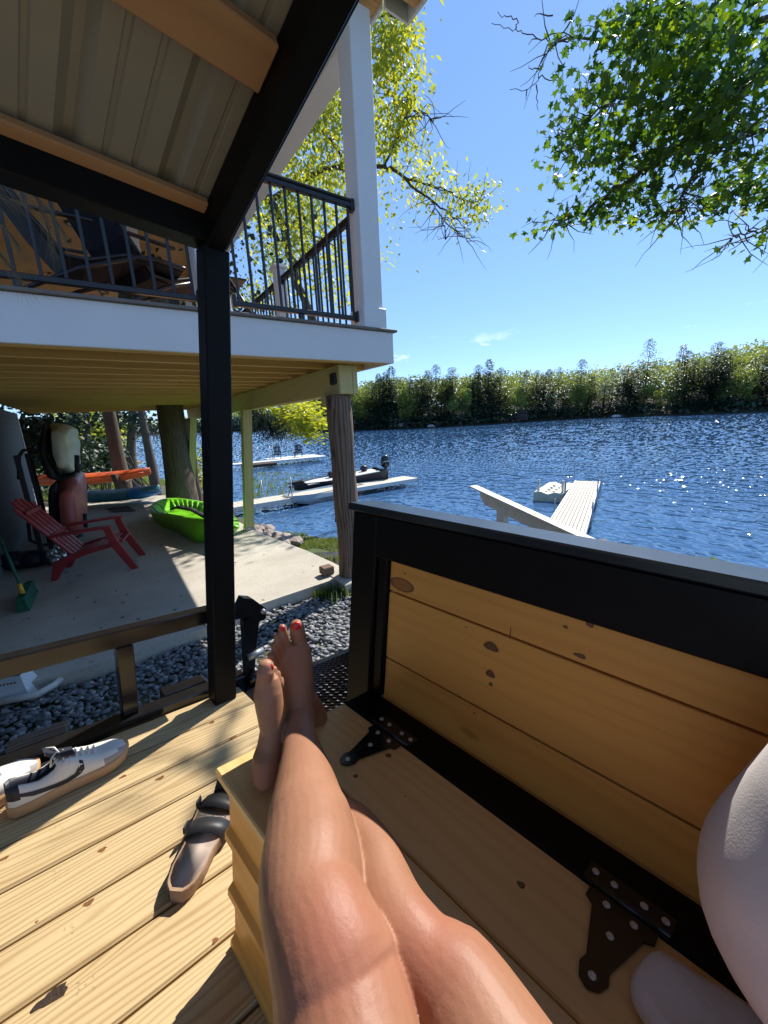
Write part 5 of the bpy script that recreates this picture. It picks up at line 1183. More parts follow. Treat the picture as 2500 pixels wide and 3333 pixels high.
E2 = [(980, 480, 120, 180, 11, 14, 44), (1040, 350, 80, 90, 11, 13.5, 18), (900, 700, 110, 150, 11, 14.5, 34), (1040, 720, 110, 150, 11, 14.5, 38), (1000, 930, 150, 110, 11.5, 15, 28), (860, 950, 70, 90, 12, 15, 12), (1110, 560, 50, 60, 11.5, 13, 9), (1100, 850, 60, 110, 11.5, 14, 14),
      (1270, 110, 60, 90, 11.5, 13, 20), (1300, 180, 28, 50, 11.5, 12.5, 5), (1240, 220, 25, 60, 11.5, 12.5, 6), (1325, 300, 26, 45, 12, 12.6, 6), (1295, 380, 40, 40, 12, 12.6, 6), (1265, 470, 50, 60, 11.8, 12.8, 10), (1340, 480, 55, 50, 11.8, 12.8, 9), (1300, 570, 70, 45, 11.8, 12.8, 8), (1400, 540, 60, 50, 11.8, 12.8, 10), (1430, 600, 60, 35, 11.8, 12.6, 8), (1390, 650, 60, 25, 12, 12.5, 6), (1500, 620, 40, 30, 12, 12.5, 5), (1550, 655, 30, 35, 12, 12.4, 5), (1530, 715, 14, 25, 12, 12.3, 2), (1245, 620, 20, 40, 11.8, 12.5, 3), (1248, 735, 20, 30, 12, 12.6, 3), (1245, 820, 12, 30, 12, 12.5, 2),
      (1130, 250, 60, 100, 11.5, 13.5, 10), (1180, 380, 50, 90, 11.5, 13.5, 8), (650, 200, 200, 300, 12, 15, 30)]
P, S, Rr, tt = leaves_for(px_clusters(E2, 1.45), 30, .24, (.07, .15), LO, LOF, .8, 1.1)
_k = (P[:, 2]-.1)/_sd[2]; _g = P-_sd*_k[:, None]-HO; _u = _g@hA; _v = _g@hB
_o = (_u > -2.6) & (_u < -.4) & (_v > .2) & (_v < 6.5) & (rng.random(len(P)) < .72); P, S, Rr, tt = P[~_o], S[~_o], Rr[~_o], tt[~_o]
V_, F_, T_ = scatter(LO, LOF, P, Rr, S*np.array([[1.25, 1, 1]]), tt); struct(link('foliage', raw_mesh('foliage', V_, F_, M['leaf_young'], T_), Matrix.Identity(4), t), 'stuff')

# --- leafy branch and pine bough hanging low beyond the log post
t = thing('low_branch_tree', 'small leafy tree whose bright low branch hangs over the water beside the log post', 'tree', Vector((-9, 16, -1.2)))
mb = MB(); Q = branch(mb, [atd(705, 1640, 15), atd(700, 1400, 15), atd(715, 1250, 15), atd(830, 1335, 14), atd(880, 1375, 13.6)], .09, .02, .03); mb.build('trunk', M['bark'], t)
mb = MB(); Q = branch(mb, [atd(715, 1280, 15), atd(860, 1300, 14), atd(940, 1340, 13.6), atd(1010, 1380, 13.4)], .04, .008, .03); twigs(mb, Q, 16, .8, .01); mb.build('bough', M['bark'], t)
P, S, Rr, tt = leaves_for(px_clusters([(980, 1350, 60, 45, 13, 14.5, 22), (1000, 1390, 45, 35, 13, 14, 9), (1020, 1425, 18, 12, 13.3, 13.8, 2), (900, 1330, 60, 25, 13.2, 14.6, 7)], 1.3), 34, .20, (.09, .16), LO, LOF)
V_, F_, T_ = scatter(LO, LOF, P, Rr, S*np.array([[2.0, .9, 1]]), tt); struct(link('foliage', raw_mesh('foliage', V_, F_, M['leaf_young'], T_), Matrix.Identity(4), t), 'stuff')
P, S, Rr, tt = leaves_for(px_clusters([(870, 1365, 60, 28, 14, 15, 14), (930, 1400, 50, 20, 14, 15, 8), (810, 1330, 40, 18, 14, 15, 6)], 1.2), 60, .24, (.16, .26), LO, LOF, .5)
V_, F_, T_ = scatter(LO, LOF, P, Rr, S*np.array([[.16, 1, 1]]), tt); struct(link('pine_needles', raw_mesh('pine_needles', V_, F_, M['leaf_dark'], T_), Matrix.Identity(4), t), 'stuff')

# --- trunks in the yard, seen under the deck
def yard_trunk(pb, pt, wpx, mat, label, d=None, name='tree'):
    base_ = None
    dd = d; g = atd(pb[0], pb[1], dd); gz = ground_z(g.x, g.y)
    topp = atd(pt[0], pt[1], dd*1.0); dirv = (topp-g)
    top = g+dirv*(7.0/max(.5, dirv.z)); bot = Vector((g.x, g.y, min(g.z, gz)-.3))
    t = thing(name, label, 'tree', bot); r_ = wpx/2*dd/1252*1.02
    mb = MB(); pts = [bot, g]+[g.lerp(top, q) for q in (.08, .16, .25, .4, .6, .8, 1)]
    n = 18; rings = []; G = []
    for i, p in enumerate(pts):
        for k in range(n):
            a = 2*math.pi*k/n; rr = r_*(1.25 if i == 0 else 1.08 if i == 1 else 1-.04*i)*(1+.10*mnoise.noise(Vector((math.cos(a)*2, math.sin(a)*2, i*.7+pb[0]))))
            rings.append(p+Vector((math.cos(a), math.sin(a), 0))*rr); G.append((p.z, a*r_, 0))
    mb.add(rings, [(i*n+k, i*n+(k+1) % n, (i+1)*n+(k+1) % n, (i+1)*n+k) for i in range(len(pts)-1) for k in range(n)], 0, G, True)
    mb.build('trunk', mat, t)
    C_ = [top+Vector((rnd.gauss(0, 1.4), rnd.gauss(0, 1.4), rnd.uniform(-2.5, 2.5))) for _ in range(26)]
    P, S, Rr, tt = leaves_for(C_, 60, .5, (.09, .18), LQ, LQF); V_, F_, T_ = scatter(LQ, LQF, P, Rr, S, tt)
    struct(link('crown', raw_mesh('crown', V_, F_, M['leaf_dark'], T_), Matrix.Identity(4), t), 'stuff')
    return t
yard_trunk((596, 1638), (560, 1372), 78, M['barkbig'], 'massive pine trunk with furrowed bark right beside the green post', 9.6, 'pine_tree')
yard_trunk((398, 1560), (366, 1400), 36, M['barkbig'], 'grey broken-topped trunk standing just behind the orange kayak', 13.0, 'dead_tree')
yard_trunk((285, 1490), (281, 1360), 17, M['bark'], 'thin dark trunk in front of the bright bushes', 24, 'pine_tree')
yard_trunk((425, 1490), (432, 1352), 24, M['barkbig'], 'straight brown trunk at the water edge between the grey trunk and the leaning trunk', 25, 'pine_tree')
yard_trunk((492, 1505), (462, 1352), 22, M['bark'], 'dark leaning trunk against the lake, left of the dark log post', 22, 'pine_tree')
yard_trunk((393, 1485), (377, 1352), 16, M['bark'], 'dark trunk half hidden behind the grey broken trunk', 27, 'pine_tree')
yard_trunk((236, 1500), (232, 1352), 14, M['bark'], 'narrow trunk just right of the stacked kayaks', 24, 'pine_tree')
yard_trunk((633, 1560), (622, 1365), 20, M['bark'], 'dark trunk between the green post and the black trailer post', 17, 'pine_tree')
# bushes
def bush(ells, mat, label, per, rad, size, name='bush', grp=None, V=LQ, F=LQF, fl=.8):
    C_ = px_clusters(ells, 1.0); lo = min(C_, key=lambda p: p.z); t = thing(name, label, 'bush' if name == 'bush' else 'tree', (lo.x, lo.y, ground_z(lo.x, lo.y)), grp)
    P, S, Rr, tt = leaves_for(C_, per, rad, size, V, F, fl); V_, F_, T_ = scatter(V, F, P, Rr, S, tt)
    struct(link('foliage', raw_mesh('foliage', V_, F_, mat, T_), Matrix.Identity(4), t), 'stuff')
    mb = MB()
    for c in C_[:6]: mb.tube([Vector((lo.x+rnd.gauss(0, .3), lo.y+rnd.gauss(0, .3), ground_z(lo.x, lo.y)-.1)), c], lambda q: .04*(1-.6*q), 6)
    mb.build('stem', M['bark'], t)
bush([(215, 1405, 50, 50, 26, 30, 22), (300, 1400, 40, 45, 26, 30, 20), (340, 1440, 40, 50, 26, 30, 16), (250, 1460, 50, 30, 26, 30, 12)], M['leaf_bush'], 'bright yellow green bushes behind the thin trunks in the yard', 60, .55, (.12, .28))
bush([(345, 1475, 22, 45, 19, 20, 10), (335, 1500, 28, 22, 19, 20, 6)], M['leaf_dark'], 'small dark conifer bush just left of the grey broken trunk', 70, .3, (.10, .2))
bush([(110, 1400, 45, 40, 14, 16, 16), (120, 1470, 50, 50, 14, 16, 18), (265, 1500, 40, 22, 17, 19, 8)], M['leaf_dark'], 'dark shaded shrubs against the corner of the house wall', 60, .4, (.10, .22))
bush([(300, 1358, 110, 8, 22, 25, 8), (420, 1358, 80, 8, 22, 26, 6)], M['leaf_dark'], 'dark overhanging foliage just under the joists, above the yard trunks', 60, .4, (.12, .3), name='overhanging_tree')
bush([(650, 1560, 14, 40, 12, 13, 5), (650, 1480, 12, 40, 13, 14, 4)], M['leaf_bush'], 'leafy sapling right of the green post, mostly behind the black post', 50, .2, (.06, .12))
# picnic bench by the water
pbn = atz(420, 1500, -.9)
t = thing('picnic_table', 'small picnic table with a red top rail near the water between the trunks', 'table', (pbn.x, pbn.y, -.9))
fpn = frame_at((pbn.x, pbn.y, ground_z(pbn.x, pbn.y)), R(20))
mb = MB(); mb.box((-.9, -.4, .70), (.9, .4, .76), fpn, .01); mb.build('table_top', M['orange'], t)
for y in (-.7, .7):
    mb = MB(); mb.box((-.9, y-.13, .42), (.9, y+.13, .46), fpn, .01); mb.build('seat_plank', M['whitewarm'], t)
for x in (-.6, .6):
    mb = MB(); mb.prism([(x, -.7, 0), (x, -.6, 0), (x, -.1, .70), (x, -.2, .70)], (.05, 0, 0), fpn); mb.build('leg', M['whitewarm'], t)
    mb = MB(); mb.prism([(x, .7, 0), (x, .6, 0), (x, .1, .70), (x, .2, .70)], (.05, 0, 0), fpn); mb.build('leg', M['whitewarm'], t)
# dry pine bough hanging in front of the porch, far left
t = thing('pine_branch', 'dry brownish pine bough hanging before the porch railing at far left', 'branch', atd(60, 800, 2.6))
mb = MB(); tips = []
for pix in ([(-120, 560), (40, 600), (120, 640), (170, 700), (210, 760)], [(-120, 640), (0, 720), (40, 770), (60, 800)], [(-120, 760), (-20, 800), (20, 850), (60, 900)], [(-120, 560), (10, 640), (60, 650)], [(120, 640), (150, 720), (170, 790)]):
    Q = [atd(x, y, 2.6) for x, y in pix]; mb.tube(Q, lambda q: .006*(1-.6*q), 6)
    for a, b_ in zip(Q, Q[1:]): tips += [(a.lerp(b_, g), (b_-a).normalized()) for g in (.3, .8)]
mb.build('twig', M['twig'], t)
for j in range(0, len(tips), 2):
    mb = MB()
    for p, d in tips[j:j+2]:
        for _ in range(11):
            dv = (d*1.1+Vector((rnd.gauss(0, .35), rnd.gauss(0, .35), rnd.gauss(-.45, .3)))).normalized(); l_ = rnd.uniform(.10, .17); e_ = p+dv*l_+Vector((0, 0, -.02)); sdd = dv.cross(Vector((0, 1, 0))).normalized()*.0007
            mb.add([p-sdd, p+sdd, e_], [(0, 1, 2)])
    mb.build('needle_cluster', M['needle'], t)['kind'] = 'stuff'

# ================================================================== FAR SHORE FOREST
def conifer(seed, h=20., r=3.2):
    rr = np.random.default_rng(seed); n = 1500; g = rr.random(n)**.9; z = h*(.08+.92*g)
    lay = np.sin(g*46+seed)*.22; g = g*.97; rad = (r*1.75*(1.0-g)**.58*(1+1.4*lay)+.10)*rr.uniform(.35, 1.08, n)*(1+.25*np.sin(seed+g*9)); a = rr.uniform(0, 6.283, n); rad *= 1+.3*np.sin(a*2+seed)
    P = np.stack([np.cos(a)*rad, np.sin(a)*rad, z-rad*.18], 1); S = np.stack([rr.uniform(.5, 1.0, n), rr.uniform(.8, 1.5, n), np.ones(n)], 1)*(1.2-.68*g)[:, None]
    V_, F_, T_ = scatter(LQ-[0, .3, 0], LQF, P, yaw_pitch(a-1.5708, np.zeros(n), rr.uniform(-.5, .25, n)), S, np.clip(rr.uniform(0, .8, n), 0, 1)); return raw_mesh('crown', V_, F_, M['far_con'], T_)
def broad(seed, h=15., r=4.2):
    rr = np.random.default_rng(seed); n = 1700; lob = rr.uniform(-1, 1, (9, 3))*[r*.62, r*.62, h*.26]; k = rr.integers(0, 9, n); d = rr.normal(size=(n, 3)); d /= np.linalg.norm(d, axis=1)[:, None]
    P = lob[k]+d*(r*.48)*rr.uniform(.75, 1.05, (n, 1))+[0, 0, h*.62]; S = rr.uniform(.35, .70, (n, 1)); q = rr.normal(size=(n, 4)); q /= np.linalg.norm(q, axis=1)[:, None]
    V_, F_, T_ = scatter(LQ-[0, .5, 0], LQF, P, rand_rot(n), S, np.clip(rr.uniform(.15, .75, 9)[k]+rr.normal(0, .15, n), 0, 1)); return raw_mesh('crown', V_, F_, M['far_dec'], T_)
CON = [conifer(i, 20+i, 2.6+.3*i) for i in range(4)]; DEC = [broad(i, 14+i, 3.8+.4*i) for i in range(4)]
mbt = MB(); mbt.tube([(0, 0, -1), (0, 0, 10), (.2, 0, 19)], lambda q: .32*(1-.85*q), 6); tk = mbt.build('trunk', M['bark']); TRK = tk.data; bpy.data.objects.remove(tk)
def far_tree(p, con, sc, label, grp, k):
    o = link('pine_tree' if con else 'broadleaf_tree', None, Matrix.Translation(p) @ Matrix.Rotation(rnd.uniform(0, 6.28), 4, 'Z') @ Matrix.Diagonal((sc*rnd.uniform(.85, 1.15), sc*rnd.uniform(.85, 1.15), sc, 1)))
    tag(o, label, 'tree', grp); Mx = WM[o.name]
    c = bpy.data.objects.new('crown', (CON if con else DEC)[k % 4]); COL.objects.link(c); c.parent = o
    d = bpy.data.objects.new('trunk', TRK); COL.objects.link(d); d.parent = o; d.location = (0, 0, -.2); 
    if not con: d.scale = (1, 1, .6)
    return o
# shore trees: positions along the far bank (s = index on the shoreline), metres inland
tall = [(7.9, 4, 1.05, 'tall dark pine in the dip of the far treeline above the tan dock'), (8.3, 5, .92, 'second tall dark pine just right of the one above the tan dock'), (9.9, 10, 1.12, 'very tall pine standing proud of the far treeline, left of the highest pair'), (10.6, 22, 1.25, 'highest ragged pine on the right skyline'), (10.9, 22, 1.2, 'high ragged pine right beside the highest one on the skyline'), (11.3, 20, 1.1, 'broad high pine on the right skyline past the highest pair'), (6.6, 4, .95, 'paired dark pines at the far shore behind the bench corner'), (7.2, 6, .8, 'mid height dark pine on the far shore, above the mooring float')]
for i, (s_, o_, sc, lb) in enumerate(tall): far_tree(far_pt(s_, o_), True, sc, lb, None, i)
n_c = n_d = 0
ss = np.linspace(4.2, 13.6, 105)
for i, s_ in enumerate(ss):
    con = (i*7919 % 10) < 6
    far_tree(far_pt(min(13.9, s_+rnd.uniform(-.05, .05)), rnd.uniform(1.5, 7)), con, rnd.uniform(.72, 1.08) if con else rnd.uniform(.65, 1.0), 'dark pine in the row along the far shore' if con else 'pale green broadleaf tree in the row along the far shore', 'pines along the far shore' if con else 'broadleaf trees along the far shore', i)
for i, s_ in enumerate(np.linspace(4.0, 13.8, 90)):
    con = (i*104729 % 10) < 2
    far_tree(far_pt(min(13.95, max(0, s_+rnd.uniform(-.1, .1))), rnd.uniform(9, 28)), con, rnd.uniform(.75, 1.15) if not con else rnd.uniform(.6, .8), 'dark pine among the paler crowns up the far hillside' if con else 'yellow green tree crown up the far hillside', 'pines on the far hill' if con else 'broadleaf trees on the far hill', i)
# the wood behind that reads as one mass
n = 100000; SS = rng.uniform(.1, 13.9, n); OO = rng.uniform(14, 120, n); Pf = np.array([tuple(far_pt(a, b_)) for a, b_ in zip(SS[:1500], OO[:1500])]); 
idx = rng.integers(0, 1500, n); hh = rng.uniform(5, 13, 1500)
dv = rng.normal(size=(n, 3)); dv /= np.linalg.norm(dv, axis=1)[:, None]; PP = Pf[idx]+dv*[4.6, 4.6, 4.4]*rng.uniform(.75, 1.15, (n, 1))+np.stack([np.zeros(n), np.zeros(n), hh[idx]], 1)
tb = rng.uniform(.1, .9, 1500); V_, F_, T_ = scatter(LQ-[0, .5, 0], LQF, PP, rand_rot(n), rng.uniform(.7, 1.35, (n, 1)), np.clip(tb[idx]+rng.normal(0, .12, n), 0, 1))
struct(link('forest', raw_mesh('forest', V_, F_, M['far_dec'], T_), Matrix.Identity(4)), 'stuff')
n = 16000; SS = rng.uniform(.1, 4.6, 420); OO = rng.uniform(1, 60, 420); Pf = np.array([tuple(far_pt(a, b_)) for a, b_ in zip(SS, OO)]); idx = rng.integers(0, 420, n); dv = rng.normal(size=(n, 3)); dv /= np.linalg.norm(dv, axis=1)[:, None]
PP = Pf[idx]+dv*[5, 5, 5]+[0, 0, 7]; V_, F_, T_ = scatter(LQ-[0, .5, 0], LQF, PP, rand_rot(n), rng.uniform(2.0, 3.4, (n, 1)), np.clip(rng.uniform(0, 1, 420)[idx]+rng.normal(0, .1, n), 0, 1))
struct(link('distant_forest', raw_mesh('distant_forest', V_, F_, M['far_con'], T_), Matrix.Identity(4)), 'stuff')
n = 3500; Ps = np.array([tuple(far_pt(rng.uniform(4, 13.9), rng.uniform(.3, 9))) for _ in range(n)])+np.stack([np.zeros(n), np.zeros(n), rng.uniform(.2, 3.5, n)], 1)
V_, F_, T_ = scatter(LQ-[0, .5, 0], LQF, Ps, rand_rot(n), rng.uniform(.8, 2.0, (n, 1)), rng.random(n)); struct(link('shore_undergrowth', raw_mesh('shore_undergrowth', V_, F_, M['far_con'], T_), Matrix.Identity(4)), 'stuff')
# cabins and boats on the far bank
def cabin(s_, o_, w_, h_, mat, label):
    p = far_pt(s_, o_); f = frame_at((p.x, p.y, p.z), math.atan2(p.x, p.y)*-1)
    t = thing('cabin', label, 'house', p)
    mb = MB(); mb.box((-w_/2, -2.5, -.5), (w_/2, 2.5, h_), f, .02); mb.build('wall', mat, t)
    mb = MB(); mb.prism([(-w_/2-.4, -2.9, h_+.01), (w_/2+.4, -2.9, h_+.01), (0, -2.9, h_+1.6)], (0, 5.8, 0), f); mb.build('roof', M['brown'], t)
    for k in (-.28, .05, .3):
        mb = MB(); mb.box((w_*k-.5, -2.56, .8), (w_*k+.5, -2.503, 2.0), f, .01); mb.build('window', M['clothdark'], t)
cabin(6.95, 5, 6, 2.8, M['whitewarm'], 'small pale cabin between the pines on the far shore left of the tan dock')
cabin(6.1, 12, 5, 2.6, M['pinkred'], 'small reddish cabin up the bank on the far shore, nearest the log post')
cabin(9.05, 4, 7, 2.6, M['brown'], 'dark brown cabin low on the far shore to the right')
for (s_, w_, mat, lb) in ((10.35, 4.5, 'white', 'white covered boat on a lift at the far shore, right side'), (7.55, 3.0, 'whitewarm', 'small pale boat pulled up on the far shore above the float')):
    p = far_pt(s_, .4); f = frame_at((p.x, p.y, WZ+.25), 0); t = thing('moored_boat', lb, 'boat', (p.x, p.y, WZ))
    mb = MB(); mb.loft([[f(x*w_/2, y_, z_) for y_, z_ in ((-.8*k, .5), (.8*k, .5), (.6*k, .0), (-.6*k, .0))] for x, k in ((-1, .6), (-.4, 1), (.5, 1), (1, .15))], smooth=False); mb.build('hull', M[mat], t)
    mb = MB(); mb.loft([[f(x*w_/2*.9, y_, z_) for y_, z_ in ((-.8*k, .52), (0, .55+.45*k), (.8*k, .52))] for x, k in ((-1, .5), (-.5, .9), (.4, .9), (.9, .1))], smooth=False); mb.build('cover', M['white'], t)

# ================================================================== SHOES
def sneaker(fr, label):
    t = thing('sneaker', label, 'shoe', fr(.14, 0, 0), 'pair of white sneakers on the deck')
    X = np.array([0, .012, .05, .09, .13, .17, .21, .24, .265, .279, .285]); Wd_ = np.array([.018, .030, .038, .036, .038, .044, .048, .045, .034, .018, .004])
    wx = lambda x: float(np.interp(x, X, Wd_))
    mb = MB(); n = 22; st = np.linspace(0, .285, 30); rings = []
    out_ = [(x, -wx(x)) for x in st]+[(x, wx(x)) for x in st[::-1]]
    for z, s_ in ((0, .93), (.004, 1.02), (.020, 1.07), (.030, 1.05), (.032, .9)):
        rings.append([fr(.14+(x-.14)*(1+(s_-1)*.35), y*s_+(.002 if 0 else 0), z+(.008*max(0, (x-.23)/.05)**2)) for x, y in out_])
    mb.loft(rings); mb.build('sole', M['gum'], t)
    H_ = lambda x: float(np.interp(x, [0, .01, .04, .07, .10, .115, .15, .19, .22, .25, .275, .285], [.080, .083, .072, .064, .074, .092, .080, .064, .056, .052, .043, .034]))
    rings = []
    st = [0.0, .004, .012, .025, .045, .065, .085, .100, .106, .112, .13, .15, .17, .19, .21, .23, .25, .265, .277, .284]
    for x in st:
        w_, h = wx(x)*.97, H_(x); op = 0 < x < .104; zi = .040 if op else h*1.0
        L_ = [(w_, .028), (w_*1.05, .028+(h-.028)*.35), (w_*.96, .028+(h-.028)*.7), (w_*.72, h*.97), (w_*.58, h if not op else h*.985), (w_*.42, zi if not op else (h+zi)/2), (w_*.22, zi)]
        rings.append([fr(x, -y, z) for y, z in L_]+[fr(x, y, z) for y, z in L_[::-1]])
    n = len(rings[0]); V = [p for r in rings for p in r]; F = []; MI = []
    for i in range(len(rings)-1):
        for k in range(n-1): F.append((i*n+k, i*n+k+1, (i+1)*n+k+1, (i+1)*n+k)); inn = 4 <= k <= 8 and st[i+1] < .107; toe = st[i] >= .205 and k < 13 and (k in (0, 1, 11, 12) or st[i] > .245 and k in (2, 10)); MI.append(1 if inn else (2 if toe else (3 if st[i+1] <= .026 and k in (2, 3, 9, 10, 1, 11) else 0)))
    o = len(mb.v); mb = MB(); mb.add(V, F, 0, None, True); mb.mi = MI
    mb.build('upper', [M['leather'], M['navyp'], M['suede'], M['navyp']], t)
    mb = MB(); mb.loft([[fr(x+dx, y, z) for y, z in ((-.021, zz), (.021, zz), (.021, zz+.004), (-.021, zz+.004))] for x, zz, dx in ((.15, .084, 0), (.12, .094, 0), (.098, .106, 0), (.086, .116, 0))], smooth=False); mb.build('tongue', M['navyp'], t)
    sw = [(.006, .066), (.05, .052), (.10, .043), (.135, .044), (.150, .053), (.148, .066), (.140, .073), (.152, .0745), (.163, .068), (.166, .055), (.158, .042), (.140, .034), (.10, .032), (.05, .043), (.006, .058)]
    for sgn in (-1, 1):
        def sp(x, z, o_): 
            w_, h = wx(x)*.97, H_(x); q = (z-.028)/(h-.028); yy = w_*float(np.interp(q, [0, .35, .7, .97, 1], [1, 1.05, .96, .72, .58]))+o_; return fr(x, sgn*yy, z)
        up_ = [(.006, .058, .066), (.03, .050, .059), (.05, .043, .054), (.075, .037, .048), (.10, .032, .044), (.12, .031, .043), (.14, .034, .047), (.150, .038, .060), (.155, .041, .0735), (.163, .049, .068)]
        mb = MB(); m = len(up_); V = [sp(x, z0, .0012) for x, z0, z1 in up_]+[sp(x, (z0+z1)/2, .0014) for x, z0, z1 in up_]+[sp(x, z1, .0012) for x, z0, z1 in up_]
        mb.add(V, [(i, i+1, m+i+1, m+i) for i in range(m-1)]+[(m+i, m+i+1, 2*m+i+1, 2*m+i) for i in range(m-1)]); mb.build('side_emblem', M['swoosh'], t)
    for k in range(6):
        x = .122+k*.0145; h = H_(x)+.002; mb = MB(); mb.tube([fr(x, -.024, h-.006), fr(x+.002, -.012, h+.002), fr(x+.006, .012, h+.002), fr(x+.008, .024, h-.006)], .0024, 6); mb.build('lace', M['leather'], t)
    for k in range(6):
        for sg in (-1, 1):
            x = .122+k*.0145; h = H_(x); mb = MB(); mb.tube([fr(x, sg*.024, h-.004), fr(x-.004, sg*.034, h-.014)], .0036, 8); mb.build('lace_loop', M['leather'], t)
    for sg in (-1, 1):
        mb = MB(); c = fr(.108, sg*.02, H_(.11)+.014); mb.tube([fr(.118, 0, H_(.118)+.005), fr(.11, sg*.012, H_(.118)+.020), fr(.095, sg*.03, H_(.118)+.018), fr(.092, sg*.032, H_(.118)+.0), fr(.105, sg*.018, H_(.118)-.0), fr(.118, 0, H_(.118)+.006)], .0026, 6); mb.build('lace_bow', M['leather'], t)
    return t
def shoe_frame(h, to, wid=1.0, hgt=1.18):
    h = np.array(h, float); d = np.array(to, float)-h; W0 = T(h[0], h[1], .0015); W1 = T(to[0], to[1], .0015); X_ = (W1-W0).normalized(); Z_ = Vector(tn); Y_ = Z_.cross(X_).normalized(); X_ = Y_.cross(Z_)
    return lambda x, y, z: W0+X_*x+Y_*y*wid+Z_*z*hgt
sneaker(shoe_frame((-.052, 1.325), (.232, 1.372)), 'white sneaker with dark side emblem and gum sole, whole in view on the sunny planks')
sneaker(shoe_frame((-.245, 1.335), (.015, 1.455)), 'second white sneaker half cut off at the left, behind its twin')
fs = shoe_frame((.198, .812), (.378, .985), 1.12, .95)
t = thing('sandal', 'black strapped sandal with tan footbed on the planks beside the bench', 'sandal', fs(.12, 0, 0))
X = np.array([0, .015, .05, .10, .15, .20, .235, .25]); Wq = np.array([.012, .026, .034, .034, .042, .047, .034, .008]); wx = lambda x: float(np.interp(x, X, Wq)); st = np.linspace(0, .25, 26)
out_ = [(x, -wx(x)) for x in st]+[(x, wx(x)) for x in st[::-1]]
mb = MB(); mb.loft([[fs(x, y*s_, z) for x, y in out_] for z, s_ in ((0, .96), (.012, 1.0), (.030, 1.03), (.036, 1.0), (.034, .9))]); mb.build('cork_sole', M['cork'], t)
mb = MB(); mb.loft([[fs(.125+(x-.125)*s_, y*s_, z) for x, y in out_] for z, s_ in ((.0345, .93), (.031, .86), (.027, .6), (.026, .1))]); mb.build('footbed', M['insole'], t)
def strap(x0, x1, hgt, sk=0, n_=13, name='strap'):
    mb = MB(); A_ = []
    for (x, o_) in ((x0, .0), (x1, .0), (x1, .004), (x0, .004)):
        w_ = wx(min(x, .22))+.004+o_; A_.append([fs(x+sk*math.cos(a_), -math.cos(a_)*w_, .012+math.sin(a_)**.7*(hgt+o_)) for a_ in np.linspace(0.001, math.pi-.001, n_)])
    V = [p for r in A_ for p in r]; mb.add(V, [(j*n_+i, j*n_+i+1, ((j+1) % 4)*n_+i+1, ((j+1) % 4)*n_+i) for j in range(4) for i in range(n_-1)], smooth=(n_ > 8)); return mb.build(name, M['sandal'], t)
strap(.118, .158, .040, .006); strap(.190, .228, .036, -.004)
mb = MB(); mb.loft([[fs(x, y*s_, z) for x, y in out_[26:]+[(x, wx(x)*.96) for x in st]] for z, s_ in ((.004, 1.05), (.030, 1.09), (.040, 1.05))], cap=False); mb.build('side_band', M['sandal'], t)
for x_, sg in ((.138, 1), (.209, 1)):
    mb = MB(); mb.box((x_-.012, sg*(wx(x_)+.006), .030), (x_+.012, sg*(wx(x_)+.010), .050), fs, .002); mb.build('buckle', M['dark'], t)
mb = MB(); mb.loft([[fs(.25+.02*q, y_*(1-q*.4), .035+.035*math.sin(q*2.2)+dz) for y_, dz in ((-.03, 0), (.03, 0), (.03, .004), (-.03, .004))] for q in np.linspace(-1.2, 1, 8)], smooth=False); mb.build('front_strap', M['sandal'], t)
def lettering(txt, size, pos, xdir, zdir, mat, parent, name):
    cu = bpy.data.curves.new(name, 'FONT'); cu.body = txt; cu.size = size; cu.extrude = .0002; cu.align_x = 'CENTER'; ob = bpy.data.objects.new('tmp', cu); COL.objects.link(ob)
    dg = bpy.context.evaluated_depsgraph_get(); me = bpy.data.meshes.new_from_object(ob.evaluated_get(dg)); bpy.data.objects.remove(ob)
    me.materials.clear(); me.materials.append(mat); x_ = xdir.normalized(); z_ = zdir.normalized(); y_ = z_.cross(x_)
    return link(name, me, Matrix([[x_[i], y_[i], z_[i], pos[i]] for i in range(3)]+[[0, 0, 0, 1]]), parent)
x_ = (fs(1, 0, 0)-fs(0, 0, 0)); y_ = (fs(0, 1, 0)-fs(0, 0, 0))
lettering('BIRKENSTOCK', .0115, fs(.174, .002, .0362), (y_*-1).normalized(), Vector(tn), M['inkdark'], t, 'printed_lettering')
# lumber grade stamps across four boards
for (px, py) in ((178, 2705), (193, 2843), (228, 3020), (275, 3212)):
    a0, b0, _ = onc(px, py, 0); ob = None; mb = MB()
    for k in range(3):
        for j in range(4):
            if rnd.random() < .5: continue
            a_, b_ = a0-.012+k*.011+rnd.uniform(-.001, .001), b0-.016+j*.0085
            for _ in range(3):
                x0, y0, l_, w_ = a_+rnd.uniform(0, .005), b_+rnd.uniform(0, .006), rnd.uniform(.0008, .003), rnd.uniform(.0006, .0014); mb.add([T(x0, y0, .0008), T(x0+l_, y0+.0004, .0008), T(x0+l_, y0+w_, .0008), T(x0, y0+w_*.8, .0008)], [(0, 1, 2, 3)])
    mb.build('grade_stamp', M['ink'], tr)['kind'] = 'stuff'

